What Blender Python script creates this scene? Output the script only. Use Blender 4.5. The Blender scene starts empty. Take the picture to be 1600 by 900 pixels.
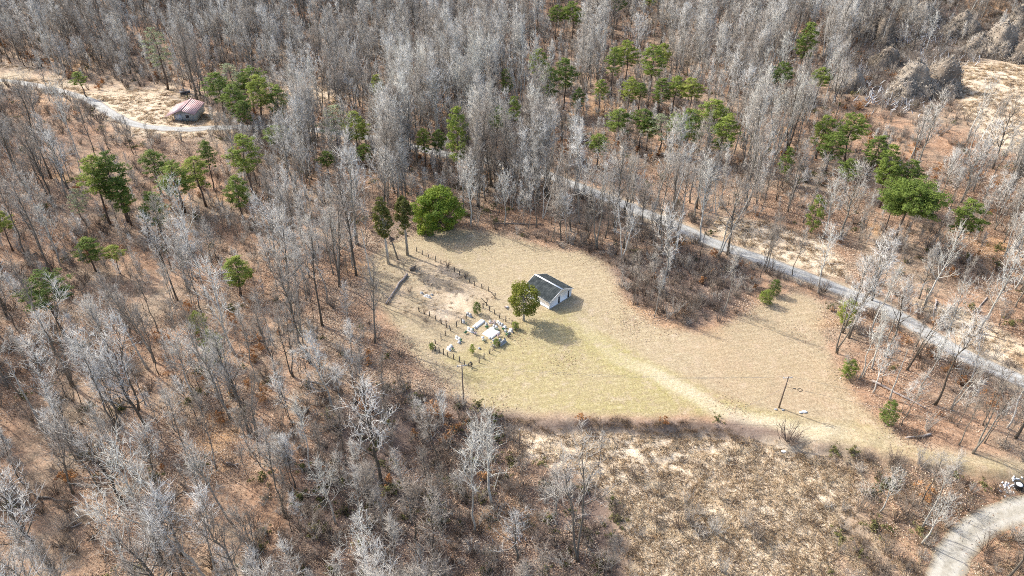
import bpy, math, random
import numpy as np
from mathutils import Vector, Matrix

# ------------------------------------------------------------------ camera, sky, sun, exposure
SC = bpy.context.scene
COL = SC.collection
F, PITCH, CAMH = 1080.0, math.radians(35.0), 95.0      # photograph is 1600 x 900
cam_d = bpy.data.cameras.new("camera"); cam = bpy.data.objects.new("camera", cam_d); COL.objects.link(cam)
cam_d.sensor_width = 36.0; cam_d.lens = 36.0 * F / 1600.0; cam_d.clip_end = 20000; cam_d.clip_start = 0.5
cam.location = (0, 0, CAMH); cam.rotation_euler = (math.radians(90) - PITCH, 0, 0)
SC.camera = cam
SUN_EL, SUN_AZ = math.radians(38.0), math.radians(147.0)   # azimuth of the direction towards the sun, from +X
W = bpy.data.worlds.new("World"); SC.world = W; W.use_nodes = True
nt = W.node_tree; bg = nt.nodes["Background"]
sky = nt.nodes.new("ShaderNodeTexSky"); sky.sky_type = 'NISHITA'; sky.sun_disc = False
sky.sun_elevation = SUN_EL; sky.sun_rotation = math.radians(90) - SUN_AZ
sky.air_density = 1.0; sky.dust_density = 4.0; sky.altitude = 200
nt.links.new(sky.outputs[0], bg.inputs[0]); bg.inputs[1].default_value = 0.15
sun_d = bpy.data.lights.new("sun", 'SUN'); sun = bpy.data.objects.new("sun", sun_d); COL.objects.link(sun)
sun_d.energy = 2.7; sun_d.angle = math.radians(0.6); sun_d.color = (1.0, 0.975, 0.91)
sd = Vector((math.cos(SUN_EL) * math.cos(SUN_AZ), math.cos(SUN_EL) * math.sin(SUN_AZ), math.sin(SUN_EL)))
sun.rotation_euler = sd.to_track_quat('Z', 'Y').to_euler()
VS = SC.view_settings
VS.view_transform = 'Standard'; VS.look = 'None'; VS.gamma = 1.0; VS.use_curve_mapping = False
VS.exposure = 1.14

SC.cycles.filter_width = 1.0
SC.cycles.use_denoising = False
SC.cycles.max_bounces = 4; SC.cycles.diffuse_bounces = 3
rng = np.random.default_rng(7)
random.seed(7)

# ------------------------------------------------------------------ numeric helpers
def smooth(a, b, x):
    t = np.clip((np.asarray(x, float) - a) / (b - a), 0, 1)
    return t * t * (3 - 2 * t)

def hash2(ix, iy, s):
    n = (ix.astype(np.int64) * 374761393 + iy.astype(np.int64) * 668265263 + s * 974634773) & 0x7fffffff
    n = ((n ^ (n >> 13)) * 1274126177) & 0x7fffffff
    n = n ^ (n >> 16)
    return (n & 0xffff) / 65535.0

def noise(x, y, scale, seed=0):
    x = np.asarray(x, float) / scale; y = np.asarray(y, float) / scale
    ix = np.floor(x); iy = np.floor(y); fx = x - ix; fy = y - iy
    fx = fx * fx * (3 - 2 * fx); fy = fy * fy * (3 - 2 * fy)
    a = hash2(ix, iy, seed); b = hash2(ix + 1, iy, seed); c = hash2(ix, iy + 1, seed); d = hash2(ix + 1, iy + 1, seed)
    return (a * (1 - fx) + b * fx) * (1 - fy) + (c * (1 - fx) + d * fx) * fy

def fbm(x, y, scale, seed=0, n=3):
    r = 0; t = 0
    for i in range(n):
        w = 0.5 ** i
        r = r + w * noise(x, y, scale * 0.5 ** i, seed + i * 17); t += w
    return r / t

def project(x, y, z):
    x = np.asarray(x, float); y = np.asarray(y, float); z = np.asarray(z, float) - CAMH
    dep = y * math.cos(PITCH) - z * math.sin(PITCH)
    up = y * math.sin(PITCH) + z * math.cos(PITCH)
    dep = np.where(dep < 1, 1, dep)
    return 800 + F * x / dep, 450 - F * up / dep, dep

def ray(px, py):
    u = (px - 800) / F; v = (450 - py) / F
    return np.array([u, math.cos(PITCH) + v * math.sin(PITCH), -math.sin(PITCH) + v * math.cos(PITCH)])

def flat(px, py):
    d = ray(px, py); t = -CAMH / d[2]
    return d[0] * t, d[1] * t

def in_poly(px, py, poly):
    px = np.asarray(px, float); py = np.asarray(py, float)
    r = np.zeros(px.shape, bool); n = len(poly)
    for i in range(n):
        x0, y0 = poly[i]; x1, y1 = poly[(i + 1) % n]
        c = ((y0 > py) != (y1 > py)) & (px < (x1 - x0) * (py - y0) / (y1 - y0 + 1e-9) + x0)
        r ^= c
    return r

def seg_dist(x, y, pts):
    d = np.full(np.shape(x), 1e9)
    for (ax, ay), (bx, by) in zip(pts[:-1], pts[1:]):
        vx, vy = bx - ax, by - ay
        t = np.clip(((x - ax) * vx + (y - ay) * vy) / (vx * vx + vy * vy + 1e-9), 0, 1)
        d = np.minimum(d, np.hypot(x - ax - t * vx, y - ay - t * vy))
    return d

def smooth_line(pts, n=8):
    out = []
    P = [np.array(p, float) for p in pts]; P = [2 * P[0] - P[1]] + P + [2 * P[-1] - P[-2]]
    for i in range(1, len(P) - 2):
        for k in range(n):
            t = k / n
            out.append(0.5 * ((2 * P[i]) + (P[i + 1] - P[i - 1]) * t + (2 * P[i - 1] - 5 * P[i] + 4 * P[i + 1] - P[i + 2]) * t * t
                              + (3 * P[i] - 3 * P[i + 1] + P[i + 2] - P[i - 1]) * t ** 3))
    out.append(P[-2])
    return [tuple(p) for p in out]

# ------------------------------------------------------------------ the lie of the land
BANK = [flat(*p) for p in ((560, 690), (640, 668), (740, 655), (810, 652), (970, 656), (1130, 660), (1240, 688), (1420, 716), (1700, 760))]
BX = np.array([b[0] for b in BANK]); BY = np.array([b[1] for b in BANK])
ROADPX = ((-140, 118), (0, 133), (60, 143), (110, 160), (150, 180), (185, 207), (225, 223), (290, 222), (345, 213),
          (450, 204), (560, 212), (680, 238), (760, 252), (830, 265), (890, 287), (970, 318), (1070, 359), (1100, 374), (1200, 410),
          (1325, 458), (1400, 492), (1500, 552), (1600, 597), (1760, 670))
ROADW0 = [flat(*p) for p in ROADPX]
ROADW = smooth_line(ROADW0, 6)
DRIVEW = smooth_line([flat(*p) for p in ((1800, 770), (1680, 774), (1600, 787), (1545, 806), (1505, 842), (1488, 880), (1478, 930), (1470, 1010))], 6)

def bankline(x):
    x = np.asarray(x, float)
    return np.interp(x, BX, BY) + 2.0 * (noise(x, x * 0, 8, 201) - .5) + 1.1 * (noise(x, x * 0, 2.4, 202) - .5)

def land(x, y):
    x = np.asarray(x, float); y = np.asarray(y, float)
    hill0 = 285 + 22 * (noise(x, y * 0, 90, 3) - 0.5) * 2 - 0.04 * np.abs(x)
    h = 38 * smooth(0, 230, y - hill0) + 0.03 * np.clip(y - hill0 - 230, 0, 900)
    h = h + 14 * smooth(-50, -190, x) * smooth(300, 190, y) * smooth(-60, 60, y)
    h = h + 6 * smooth(70, 190, x) * smooth(170, 230, y) * smooth(330, 270, y)
    d = bankline(x) - y
    fade = smooth(-26, -8, x) * 0.75 + 0.25
    h = h - fade * (1.5 * smooth(0, 2.2, d) + np.clip(0.055 * np.clip(d - 2, 0, None), 0, 6))
    amp = smooth(3.5, 9, seg_dist(x, y, ROADW0)) * smooth(3.0, 6, seg_dist(x, y, DRIVEW[::3]))
    h = h + .16 * np.sin(d * 2.1 + 1.5 * noise(x, y, 12, 9)) * smooth(2, 3, d) * smooth(15, 10, d) * smooth(0, 6, x) * smooth(46, 38, x)
    clear = smooth(62, 40, np.hypot((x - 8) / 1.25, (y - 125))) * (1 - smooth(0, 3, d))
    h = h + amp * (1 - 0.88 * clear) * (1.6 * (fbm(x, y, 26, 11) - 0.5) + 0.55 * (fbm(x, y, 4.5, 23, 2) - 0.5))
    return h

def G(px, py):
    """the point of the land seen at a pixel of the photograph"""
    d = ray(px, py)
    t = np.geomspace(60, 1500, 260)
    for _ in range(3):
        b = np.nonzero(CAMH + d[2] * t - land(d[0] * t, d[1] * t) < 0)[0]
        i = max(1, b[0] if len(b) else len(t) - 1)
        t = np.linspace(t[i - 1], t[i], 24)
    m = t[12]
    return d[0] * m, d[1] * m, float(land(d[0] * m, d[1] * m))

def height_for(x, y, z, top_py):
    """height of an upright thing at x, y, z whose top shows at pixel row top_py"""
    lo, hi = 0.0, 60.0
    for _ in range(30):
        m = 0.5 * (lo + hi)
        if float(project(x, y, z + m)[1]) > top_py: lo = m
        else: hi = m
    return lo

def px_per_m(x, y, z): return F / float(project(x, y, z)[2])

# zones, outlined on the photograph and carried onto the land
MOWN = [(560, 425), (592, 385), (640, 365), (700, 352), (770, 360), (830, 378), (905, 392), (950, 410), (962, 440), (985, 475), (1030, 505),
        (1085, 517), (1130, 505), (1180, 478), (1215, 458), (1250, 452), (1296, 478), (1290, 520), (1305, 560), (1330, 605), (1375, 650), (1420, 690),
        (1720, 745), (1720, 790), (1420, 722), (1260, 688), (1180, 662), (1130, 655), (970, 652), (820, 648), (760, 640), (705, 620), (655, 575),
        (620, 530), (590, 480)]
GRAVE_ROUGH = [(585, 410), (640, 385), (690, 405), (745, 440), (775, 465), (750, 485), (700, 512), (660, 505), (600, 475)]
MEADOW = [(800, 660), (970, 664), (1130, 668), (1200, 690), (1300, 715), (1330, 780), (1300, 850), (1290, 1000), (1010, 1000), (985, 850), (950, 770), (900, 735), (810, 712)]
THICKET = [(955, 420), (1000, 395), (1080, 400), (1150, 410), (1190, 440), (1150, 480), (1080, 512), (1030, 500), (985, 470)]
FIELDS = [
    [(-200, 85), (0, 98), (60, 108), (110, 125), (160, 160), (110, 150), (60, 136), (0, 126), (-200, 112)],
    [(120, 143), (200, 140), (275, 140), (312, 165), (345, 205), (300, 216), (225, 219), (190, 200), (150, 172)],
    [(1470, 105), (1600, 85), (1800, 85), (1800, 260), (1600, 245), (1540, 222), (1500, 170)],
    [(1120, 340), (1200, 345), (1290, 375), (1330, 432), (1290, 432), (1200, 398), (1110, 365)],
    [(1420, 470), (1500, 480), (1600, 530), (1800, 620), (1800, 650), (1600, 580), (1500, 535)],
    [(400, 128), (520, 130), (545, 160), (470, 165)],
]
TRACK = [(900, 500), (925, 530), (965, 556), (1010, 574), (1062, 604), (1120, 637), (1180, 656), (1260, 672), (1400, 690), (1600, 730), (1760, 760)]
LOT = [G(*p)[:2] for p in ((287, 178),)]
HOUSE_C = G(856, 471)

# ------------------------------------------------------------------ mesh helpers
def link(o, parent=None):
    COL.objects.link(o)
    if parent is not None: o.parent = parent
    return o

def tag(o, label=None, cat=None, group=None, kind=None):
    if label: o["label"] = label
    if cat: o["category"] = cat
    if group: o["group"] = group
    if kind: o["kind"] = kind
    return o

def empty(name, loc, rz=0.0, s=1.0):
    o = bpy.data.objects.new(name, None); o.empty_display_size = 0.3
    o.location = loc; o.rotation_euler = (0, 0, rz); o.scale = (s, s, s)
    return link(o)

class MB:
    """collects triangles and quads; build() makes one mesh"""
    def __init__(s): s.v = []; s.f3 = []; s.f4 = []; s.n = 0
    def add(s, v, f3=None, f4=None):
        v = np.asarray(v, float)
        if f3 is not None and len(f3): s.f3.append(np.asarray(f3, int) + s.n)
        if f4 is not None and len(f4): s.f4.append(np.asarray(f4, int) + s.n)
        s.v.append(v); s.n += len(v); return s
    def box(s, c, d, rz=0.0, taper=1.0):
        x, y, z = d[0] / 2, d[1] / 2, d[2] / 2
        v = np.array([[-x, -y, -z], [x, -y, -z], [x, y, -z], [-x, y, -z], [-x * taper, -y * taper, z], [x * taper, -y * taper, z], [x * taper, y * taper, z], [-x * taper, y * taper, z]])
        cr, sr = math.cos(rz), math.sin(rz)
        v = np.column_stack([v[:, 0] * cr - v[:, 1] * sr, v[:, 0] * sr + v[:, 1] * cr, v[:, 2]]) + np.array(c)
        return s.add(v, None, [[0, 3, 2, 1], [4, 5, 6, 7], [0, 1, 5, 4], [1, 2, 6, 5], [2, 3, 7, 6], [3, 0, 4, 7]])
    def tube(s, path, rad, k=6, cap=True):
        p = np.asarray(path, float); n = len(p); rad = np.broadcast_to(np.asarray(rad, float), (n,))
        t = np.gradient(p, axis=0); t /= np.linalg.norm(t, axis=1)[:, None] + 1e-9
        ref = np.array([0.31, 0.17, 0.93]) if abs(t[0][2]) < 0.9 else np.array([1.0, 0.1, 0.0])
        u = np.cross(t, ref); u /= np.linalg.norm(u, axis=1)[:, None] + 1e-9
        w = np.cross(t, u)
        a = np.arange(k) * 2 * math.pi / k
        v = (p[:, None, :] + rad[:, None, None] * (np.cos(a)[None, :, None] * u[:, None, :] + np.sin(a)[None, :, None] * w[:, None, :])).reshape(-1, 3)
        f = []
        for i in range(n - 1):
            for j in range(k):
                j2 = (j + 1) % k
                f.append([i * k + j, i * k + j2, (i + 1) * k + j2, (i + 1) * k + j])
        f3 = []
        if cap:
            v = np.vstack([v, p[0], p[-1]]); c0 = n * k
            for j in range(k):
                j2 = (j + 1) % k
                f3.append([c0, j2, j]); f3.append([c0 + 1, (n - 1) * k + j, (n - 1) * k + j2])
        return s.add(v, f3, f)
    def spikes(s, a, b, r):
        """many thin three-sided twigs from points a to b"""
        a = np.asarray(a, float); b = np.asarray(b, float); n = len(a)
        if n == 0: return s
        d = b - a; d /= np.linalg.norm(d, axis=1)[:, None] + 1e-9
        ref = np.where(np.abs(d[:, 2:3]) < 0.8, np.array([[0, 0, 1.0]]), np.array([[1.0, 0, 0]]))
        u = np.cross(d, ref); u /= np.linalg.norm(u, axis=1)[:, None] + 1e-9
        w = np.cross(d, u); r = np.broadcast_to(np.asarray(r, float), (n,))[:, None]
        v = np.stack([a + r * u, a + r * (-0.5 * u + 0.87 * w), a + r * (-0.5 * u - 0.87 * w), b], 1).reshape(-1, 3)
        i = np.arange(n)[:, None] * 4
        f = np.concatenate([i + [[0, 1, 3]], i + [[1, 2, 3]], i + [[2, 0, 3]]])
        return s.add(v, f)
    def leaves(s, c, nrm, size, aspect=2.0, r=None):
        """many small leaf faces centred at c"""
        c = np.asarray(c, float); n = len(c); r = r or rng
        d = r.normal(size=(n, 3)); d /= np.linalg.norm(d, axis=1)[:, None]
        nn = np.asarray(nrm, float) + 0.0; nn = nn / (np.linalg.norm(nn, axis=1)[:, None] + 1e-9)
        u = np.cross(nn, d); u /= np.linalg.norm(u, axis=1)[:, None] + 1e-9
        w = np.cross(nn, u); size = np.broadcast_to(np.asarray(size, float), (n,))[:, None]
        v = np.stack([c - u * size, c - w * size / aspect, c + u * size, c + w * size / aspect], 1).reshape(-1, 3)
        i = np.arange(n)[:, None] * 4
        return s.add(v, None, i + np.array([[0, 1, 2, 3]]))
    def mesh(s, name, mat=None, smooth_=False):
        me = bpy.data.meshes.new(name)
        v = np.concatenate(s.v) if s.v else np.zeros((0, 3))
        f3 = np.concatenate(s.f3) if s.f3 else np.zeros((0, 3), int)
        f4 = np.concatenate(s.f4) if s.f4 else np.zeros((0, 4), int)
        me.vertices.add(len(v)); me.vertices.foreach_set("co", v.astype(np.float32).ravel())
        li = np.concatenate([f3.ravel(), f4.ravel()]).astype(np.int32)
        me.loops.add(len(li)); me.loops.foreach_set("vertex_index", li)
        st = np.concatenate([np.arange(len(f3)) * 3, len(f3) * 3 + np.arange(len(f4)) * 4]).astype(np.int32)
        me.polygons.add(len(st)); me.polygons.foreach_set("loop_start", st)
        if smooth_: me.polygons.foreach_set("use_smooth", np.ones(len(st), bool))
        me.update(calc_edges=True); me.validate()
        if mat: me.materials.append(mat)
        return me
    def build(s, name, mat, parent=None, smooth_=False):
        return link(bpy.data.objects.new(name, s.mesh(name, mat, smooth_)), parent)

# ------------------------------------------------------------------ materials
def nodes(name, rough=0.9):
    m = bpy.data.materials.new(name); m.use_nodes = True
    t = m.node_tree; b = t.nodes["Principled BSDF"]; b.inputs["Roughness"].default_value = rough
    b.inputs["Specular IOR Level"].default_value = 0.2
    return m, t, b

def N(t, typ, **kw):
    n = t.nodes.new(typ)
    for k, v in kw.items(): setattr(n, k, v)
    return n

def ramp(t, fac, stops):
    r = N(t, "ShaderNodeValToRGB")
    e = r.color_ramp.elements
    while len(e) < len(stops): e.new(0.5)
    for q, (p, c) in zip(e, stops): q.position = p; q.color = (*c, 1)
    t.links.new(fac, r.inputs[0]); return r.outputs[0]

def mixc(t, fac, a, b, typ='MIX'):
    m = N(t, "ShaderNodeMix", data_type='RGBA', blend_type=typ)
    for s, v in ((m.inputs[0], fac), (m.inputs[6], a), (m.inputs[7], b)):
        if isinstance(v, (int, float)): s.default_value = v
        elif isinstance(v, tuple): s.default_value = (*v, 1)
        else: t.links.new(v, s)
    return m.outputs[2]

def noise_n(t, vec, scale, detail=4, rough=0.6):
    n = N(t, "ShaderNodeTexNoise"); n.inputs["Scale"].default_value = scale; n.inputs["Detail"].default_value = detail
    n.inputs["Roughness"].default_value = rough
    if vec is not None: t.links.new(vec, n.inputs["Vector"])
    return n.outputs[0]

def math_n(t, op, a, b=0.0, clamp=False):
    m = N(t, "ShaderNodeMath", operation=op); m.use_clamp = clamp
    for s, v in ((m.inputs[0], a), (m.inputs[1], b)):
        if isinstance(v, (int, float)): s.default_value = v
        else: t.links.new(v, s)
    return m.outputs[0]

def varied(name, stops, nscale=1.0, rough=0.9, rnd=0.6, noise_w=0.6, bump=0.0, bscale=8.0, transl=0.0):
    """colour ramp driven by the object's own random number and a noise"""
    m, t, b = nodes(name, rough)
    tc = N(t, "ShaderNodeTexCoord"); oi = N(t, "ShaderNodeObjectInfo")
    n = noise_n(t, tc.outputs["Object"], nscale, 3)
    nn = math_n(t, 'MULTIPLY', math_n(t, 'SUBTRACT', n, 0.5), 2.4 * noise_w)
    rr = math_n(t, 'MULTIPLY', math_n(t, 'SUBTRACT', oi.outputs["Random"], 0.5), rnd)
    c = ramp(t, math_n(t, 'ADD', math_n(t, 'ADD', nn, rr), 0.5, True), stops)
    t.links.new(c, b.inputs["Base Color"])
    if bump:
        bn = N(t, "ShaderNodeBump"); bn.inputs["Strength"].default_value = bump; bn.inputs["Distance"].default_value = 0.1
        t.links.new(noise_n(t, tc.outputs["Object"], bscale, 4), bn.inputs["Height"]); t.links.new(bn.outputs[0], b.inputs["Normal"])
    if transl:
        tr = N(t, "ShaderNodeBsdfTranslucent"); t.links.new(c, tr.inputs[0])
        mx = N(t, "ShaderNodeMixShader"); mx.inputs[0].default_value = transl
        t.links.new(b.outputs[0], mx.inputs[1]); t.links.new(tr.outputs[0], mx.inputs[2])
        t.links.new(mx.outputs[0], t.nodes["Material Output"].inputs[0])
    return m

M = {}
M['bark'] = varied('bark', [(0, (.09, .075, .058)), (.5, (.18, .16, .13)), (1, (.34, .32, .275))], 0.7, rnd=0.9, noise_w=.4, bump=.5)
M['twig'] = varied('twig', [(0, (.21, .17, .135)), (.35, (.34, .30, .255)), (.7, (.49, .46, .41)), (1, (.66, .64, .60))], 0.22, rnd=1.0, noise_w=.35)
M['bark_pale'] = varied('bark_pale', [(0, (.28, .26, .22)), (.5, (.46, .44, .39)), (1, (.68, .67, .62))], 0.8, rnd=.6, noise_w=.6, bump=.3)
M['twig_pale'] = varied('twig_pale', [(0, (.42, .40, .34)), (.5, (.57, .555, .50)), (1, (.72, .71, .67))], 0.4, rnd=.5, noise_w=.4)
M['pine_bark'] = varied('pine_bark', [(0, (.075, .055, .042)), (.5, (.13, .10, .08)), (1, (.20, .16, .13))], 0.9, rnd=.5, noise_w=.5, bump=.5)
M['needle'] = varied('needle', [(0, (.10, .145, .035)), (.4, (.175, .235, .05)), (.75, (.25, .30, .06)), (1, (.34, .37, .085))], 0.45, rough=.75, rnd=.8, noise_w=.55, transl=.4)
M['needle_pale'] = varied('needle_pale', [(0, (.19, .22, .12)), (.5, (.27, .30, .17)), (1, (.34, .36, .20))], 0.5, rough=.8, rnd=.4, noise_w=.4, transl=.3)
M['cedar'] = varied('cedar', [(0, (.085, .095, .025)), (.5, (.15, .155, .04)), (1, (.24, .23, .065))], 0.6, rough=.8, rnd=.3, noise_w=.6, transl=.25)
M['cedar_round'] = varied('cedar_round', [(0, (.12, .14, .026)), (.5, (.20, .215, .036)), (1, (.29, .28, .055))], 0.7, rough=.8, rnd=.1, noise_w=.6, transl=.3)
M['holly'] = varied('holly', [(0, (.085, .15, .024)), (.45, (.18, .255, .036)), (1, (.33, .375, .06))], 0.4, rough=.6, rnd=.1, noise_w=.9, transl=.35)
M['brush'] = varied('brush', [(0, (.15, .115, .085)), (.4, (.27, .22, .175)), (.75, (.385, .335, .28)), (1, (.52, .48, .42))], 0.5, rnd=1.0, noise_w=.4)
M['brush_dark'] = varied('brush_dark', [(0, (.095, .067, .05)), (.5, (.185, .14, .11)), (1, (.29, .235, .195))], 0.6, rnd=.8, noise_w=.5)
M['brush_green'] = varied('brush_green', [(0, (.07, .075, .025)), (.5, (.14, .14, .05)), (1, (.23, .20, .085))], 0.6, rnd=.8, noise_w=.5, transl=.15)
M['straw'] = varied('straw', [(0, (.36, .24, .135)), (.4, (.55, .41, .26)), (.75, (.68, .55, .38)), (1, (.80, .70, .54))], 0.8, rnd=1.0, noise_w=.5, transl=.4)
M['straw_dark'] = varied('straw_dark', [(0, (.12, .075, .05)), (.5, (.20, .135, .085)), (1, (.33, .24, .15))], 0.8, rnd=.8, noise_w=.5, transl=.1)
M['litter'] = varied('litter', [(0, (.17, .10, .062)), (.4, (.32, .205, .135)), (.75, (.45, .325, .23)), (1, (.58, .47, .36))], .9, rnd=1.0, noise_w=.7)
M['beech'] = varied('beech', [(0, (.30, .13, .05)), (.5, (.42, .215, .09)), (1, (.52, .31, .15))], .8, rnd=.6, noise_w=.5, transl=.25)
M['vine'] = varied('vine', [(0, (.13, .10, .075)), (.5, (.22, .18, .14)), (1, (.31, .265, .21))], 2.5, rnd=.5, noise_w=.8, bump=.6, bscale=3)
M['vine_stem'] = varied('vine_stem', [(0, (.20, .165, .125)), (.5, (.33, .285, .23)), (1, (.47, .42, .36))], 1.6, rnd=.6, noise_w=.7)
M['bleached'] = varied('bleached', [(0, (.45, .44, .43)), (.5, (.65, .65, .65)), (1, (.8, .8, .8))], 1.0, rnd=.4, noise_w=.5)
M['post'] = varied('post', [(0, (.07, .055, .045)), (.5, (.13, .105, .085)), (1, (.21, .18, .15))], 2, rnd=.6, noise_w=.4, bump=.4)
M['wire'] = varied('wire', [(0, (.12, .115, .11)), (1, (.24, .235, .23))], 2, rough=.6)
M['pole'] = varied('pole', [(0, (.13, .09, .065)), (.5, (.20, .15, .115)), (1, (.28, .225, .18))], 1.2, rnd=.4, noise_w=.6, bump=.3)
M['siding'] = varied('siding', [(0, (.80, .81, .82)), (.5, (.86, .865, .87)), (1, (.90, .90, .90))], .8, rough=.6, rnd=.1, noise_w=.5)
M['trim'] = varied('trim', [(0, (.74, .75, .75)), (1, (.84, .84, .83))], 2, rough=.6, rnd=.2)
M['shingle'] = varied('shingle', [(0, (.024, .03, .032)), (.5, (.045, .054, .056)), (1, (.085, .094, .094))], 1.1, rnd=.12, noise_w=.9, bump=.5, bscale=14)
M['dark'] = varied('dark', [(0, (.03, .032, .035)), (1, (.07, .072, .075))], 2, rough=.5)
M['stone_white'] = varied('stone_white', [(0, (.60, .59, .57)), (.5, (.74, .73, .71)), (1, (.83, .83, .82))], 2.2, rough=.7, rnd=.3, noise_w=.6)
M['stone_grey'] = varied('stone_grey', [(0, (.24, .25, .26)), (.5, (.38, .39, .40)), (1, (.52, .53, .54))], 2.0, rough=.6, rnd=.5, noise_w=.5)
M['flower_mix'] = varied('flower_mix', [(0, (.10, .20, .06)), (.4, (.16, .28, .10)), (.52, (.70, .66, .66)), (.75, (.62, .30, .38)), (1, (.75, .74, .70))], 9, rnd=.3, noise_w=.9)
M['artgreen'] = varied('artgreen', [(0, (.03, .11, .05)), (.6, (.07, .20, .09)), (1, (.45, .55, .45))], 6, rnd=.2, noise_w=.7)
M['red_roof'] = varied('red_roof', [(0, (.42, .24, .23)), (.5, (.54, .36, .35)), (1, (.66, .50, .48))], .5, rough=.45, rnd=.1, noise_w=.6)
M['grey_wall'] = varied('grey_wall', [(0, (.30, .34, .34)), (1, (.46, .50, .50))], 1, rough=.7)
M['blue_panel'] = varied('blue_panel', [(0, (.44, .50, .55)), (1, (.60, .65, .70))], 1, rough=.5)
M['log'] = varied('log', [(0, (.20, .155, .13)), (.5, (.36, .305, .27)), (1, (.52, .47, .43))], 1.5, rnd=.4, noise_w=.6, bump=.5)
M['log_dark'] = varied('log_dark', [(0, (.09, .07, .055)), (.5, (.17, .14, .115)), (1, (.27, .235, .205))], 1.5, rnd=.5, noise_w=.6, bump=.5)
M['black'] = varied('black', [(0, (.012, .012, .013)), (1, (.035, .035, .037))], 2, rough=.45)
M['white_plastic'] = varied('white_plastic', [(0, (.7, .7, .7)), (1, (.82, .82, .82))], 2, rough=.4)

def road_mat(name, stops, edge=None, sc=0.5):
    m, t, b = nodes(name, .92)
    tc = N(t, "ShaderNodeTexCoord"); o = tc.outputs["Object"]
    n1 = noise_n(t, o, sc, 5, .65); n2 = noise_n(t, o, 6.0, 3, .7)
    f = math_n(t, 'ADD', math_n(t, 'MULTIPLY', n1, .75), math_n(t, 'MULTIPLY', n2, .25))
    c = ramp(t, f, stops)
    if edge:
        at = N(t, "ShaderNodeAttribute", attribute_name="across")
        a = at.outputs["Fac"]
        w = math_n(t, 'ADD', a, math_n(t, 'MULTIPLY', math_n(t, 'SUBTRACT', n1, .5), .5))
        c = mixc(t, ramp(t, w, [(edge[0], (0, 0, 0)), (edge[1], (1, 1, 1))]), c, edge[2])
    if edge:
        wp = ramp(t, math_n(t, 'ADD', a, math_n(t, 'MULTIPLY', math_n(t, 'SUBTRACT', n2, .5), .2)), [(.2, (0, 0, 0)), (.38, (1, 1, 1)), (.52, (1, 1, 1)), (.7, (0, 0, 0))])
        c = mixc(t, math_n(t, 'MULTIPLY', wp, .35), c, edge[3])
    t.links.new(c, b.inputs["Base Color"])
    bn = N(t, "ShaderNodeBump"); bn.inputs["Strength"].default_value = .4; bn.inputs["Distance"].default_value = .05
    t.links.new(n2, bn.inputs["Height"]); t.links.new(bn.outputs[0], b.inputs["Normal"])
    return m
M['asphalt'] = road_mat('asphalt', [(.3, (.25, .24, .215)), (.5, (.355, .345, .315)), (.7, (.46, .45, .42))], (.72, 1.0, (.31, .245, .18), (.46, .455, .445)))
M['gravel'] = road_mat('gravel', [(.3, (.25, .225, .175)), (.5, (.36, .33, .27)), (.7, (.48, .45, .385))], (.7, 1.0, (.29, .225, .15), (.52, .49, .43)), 1.0)

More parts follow.
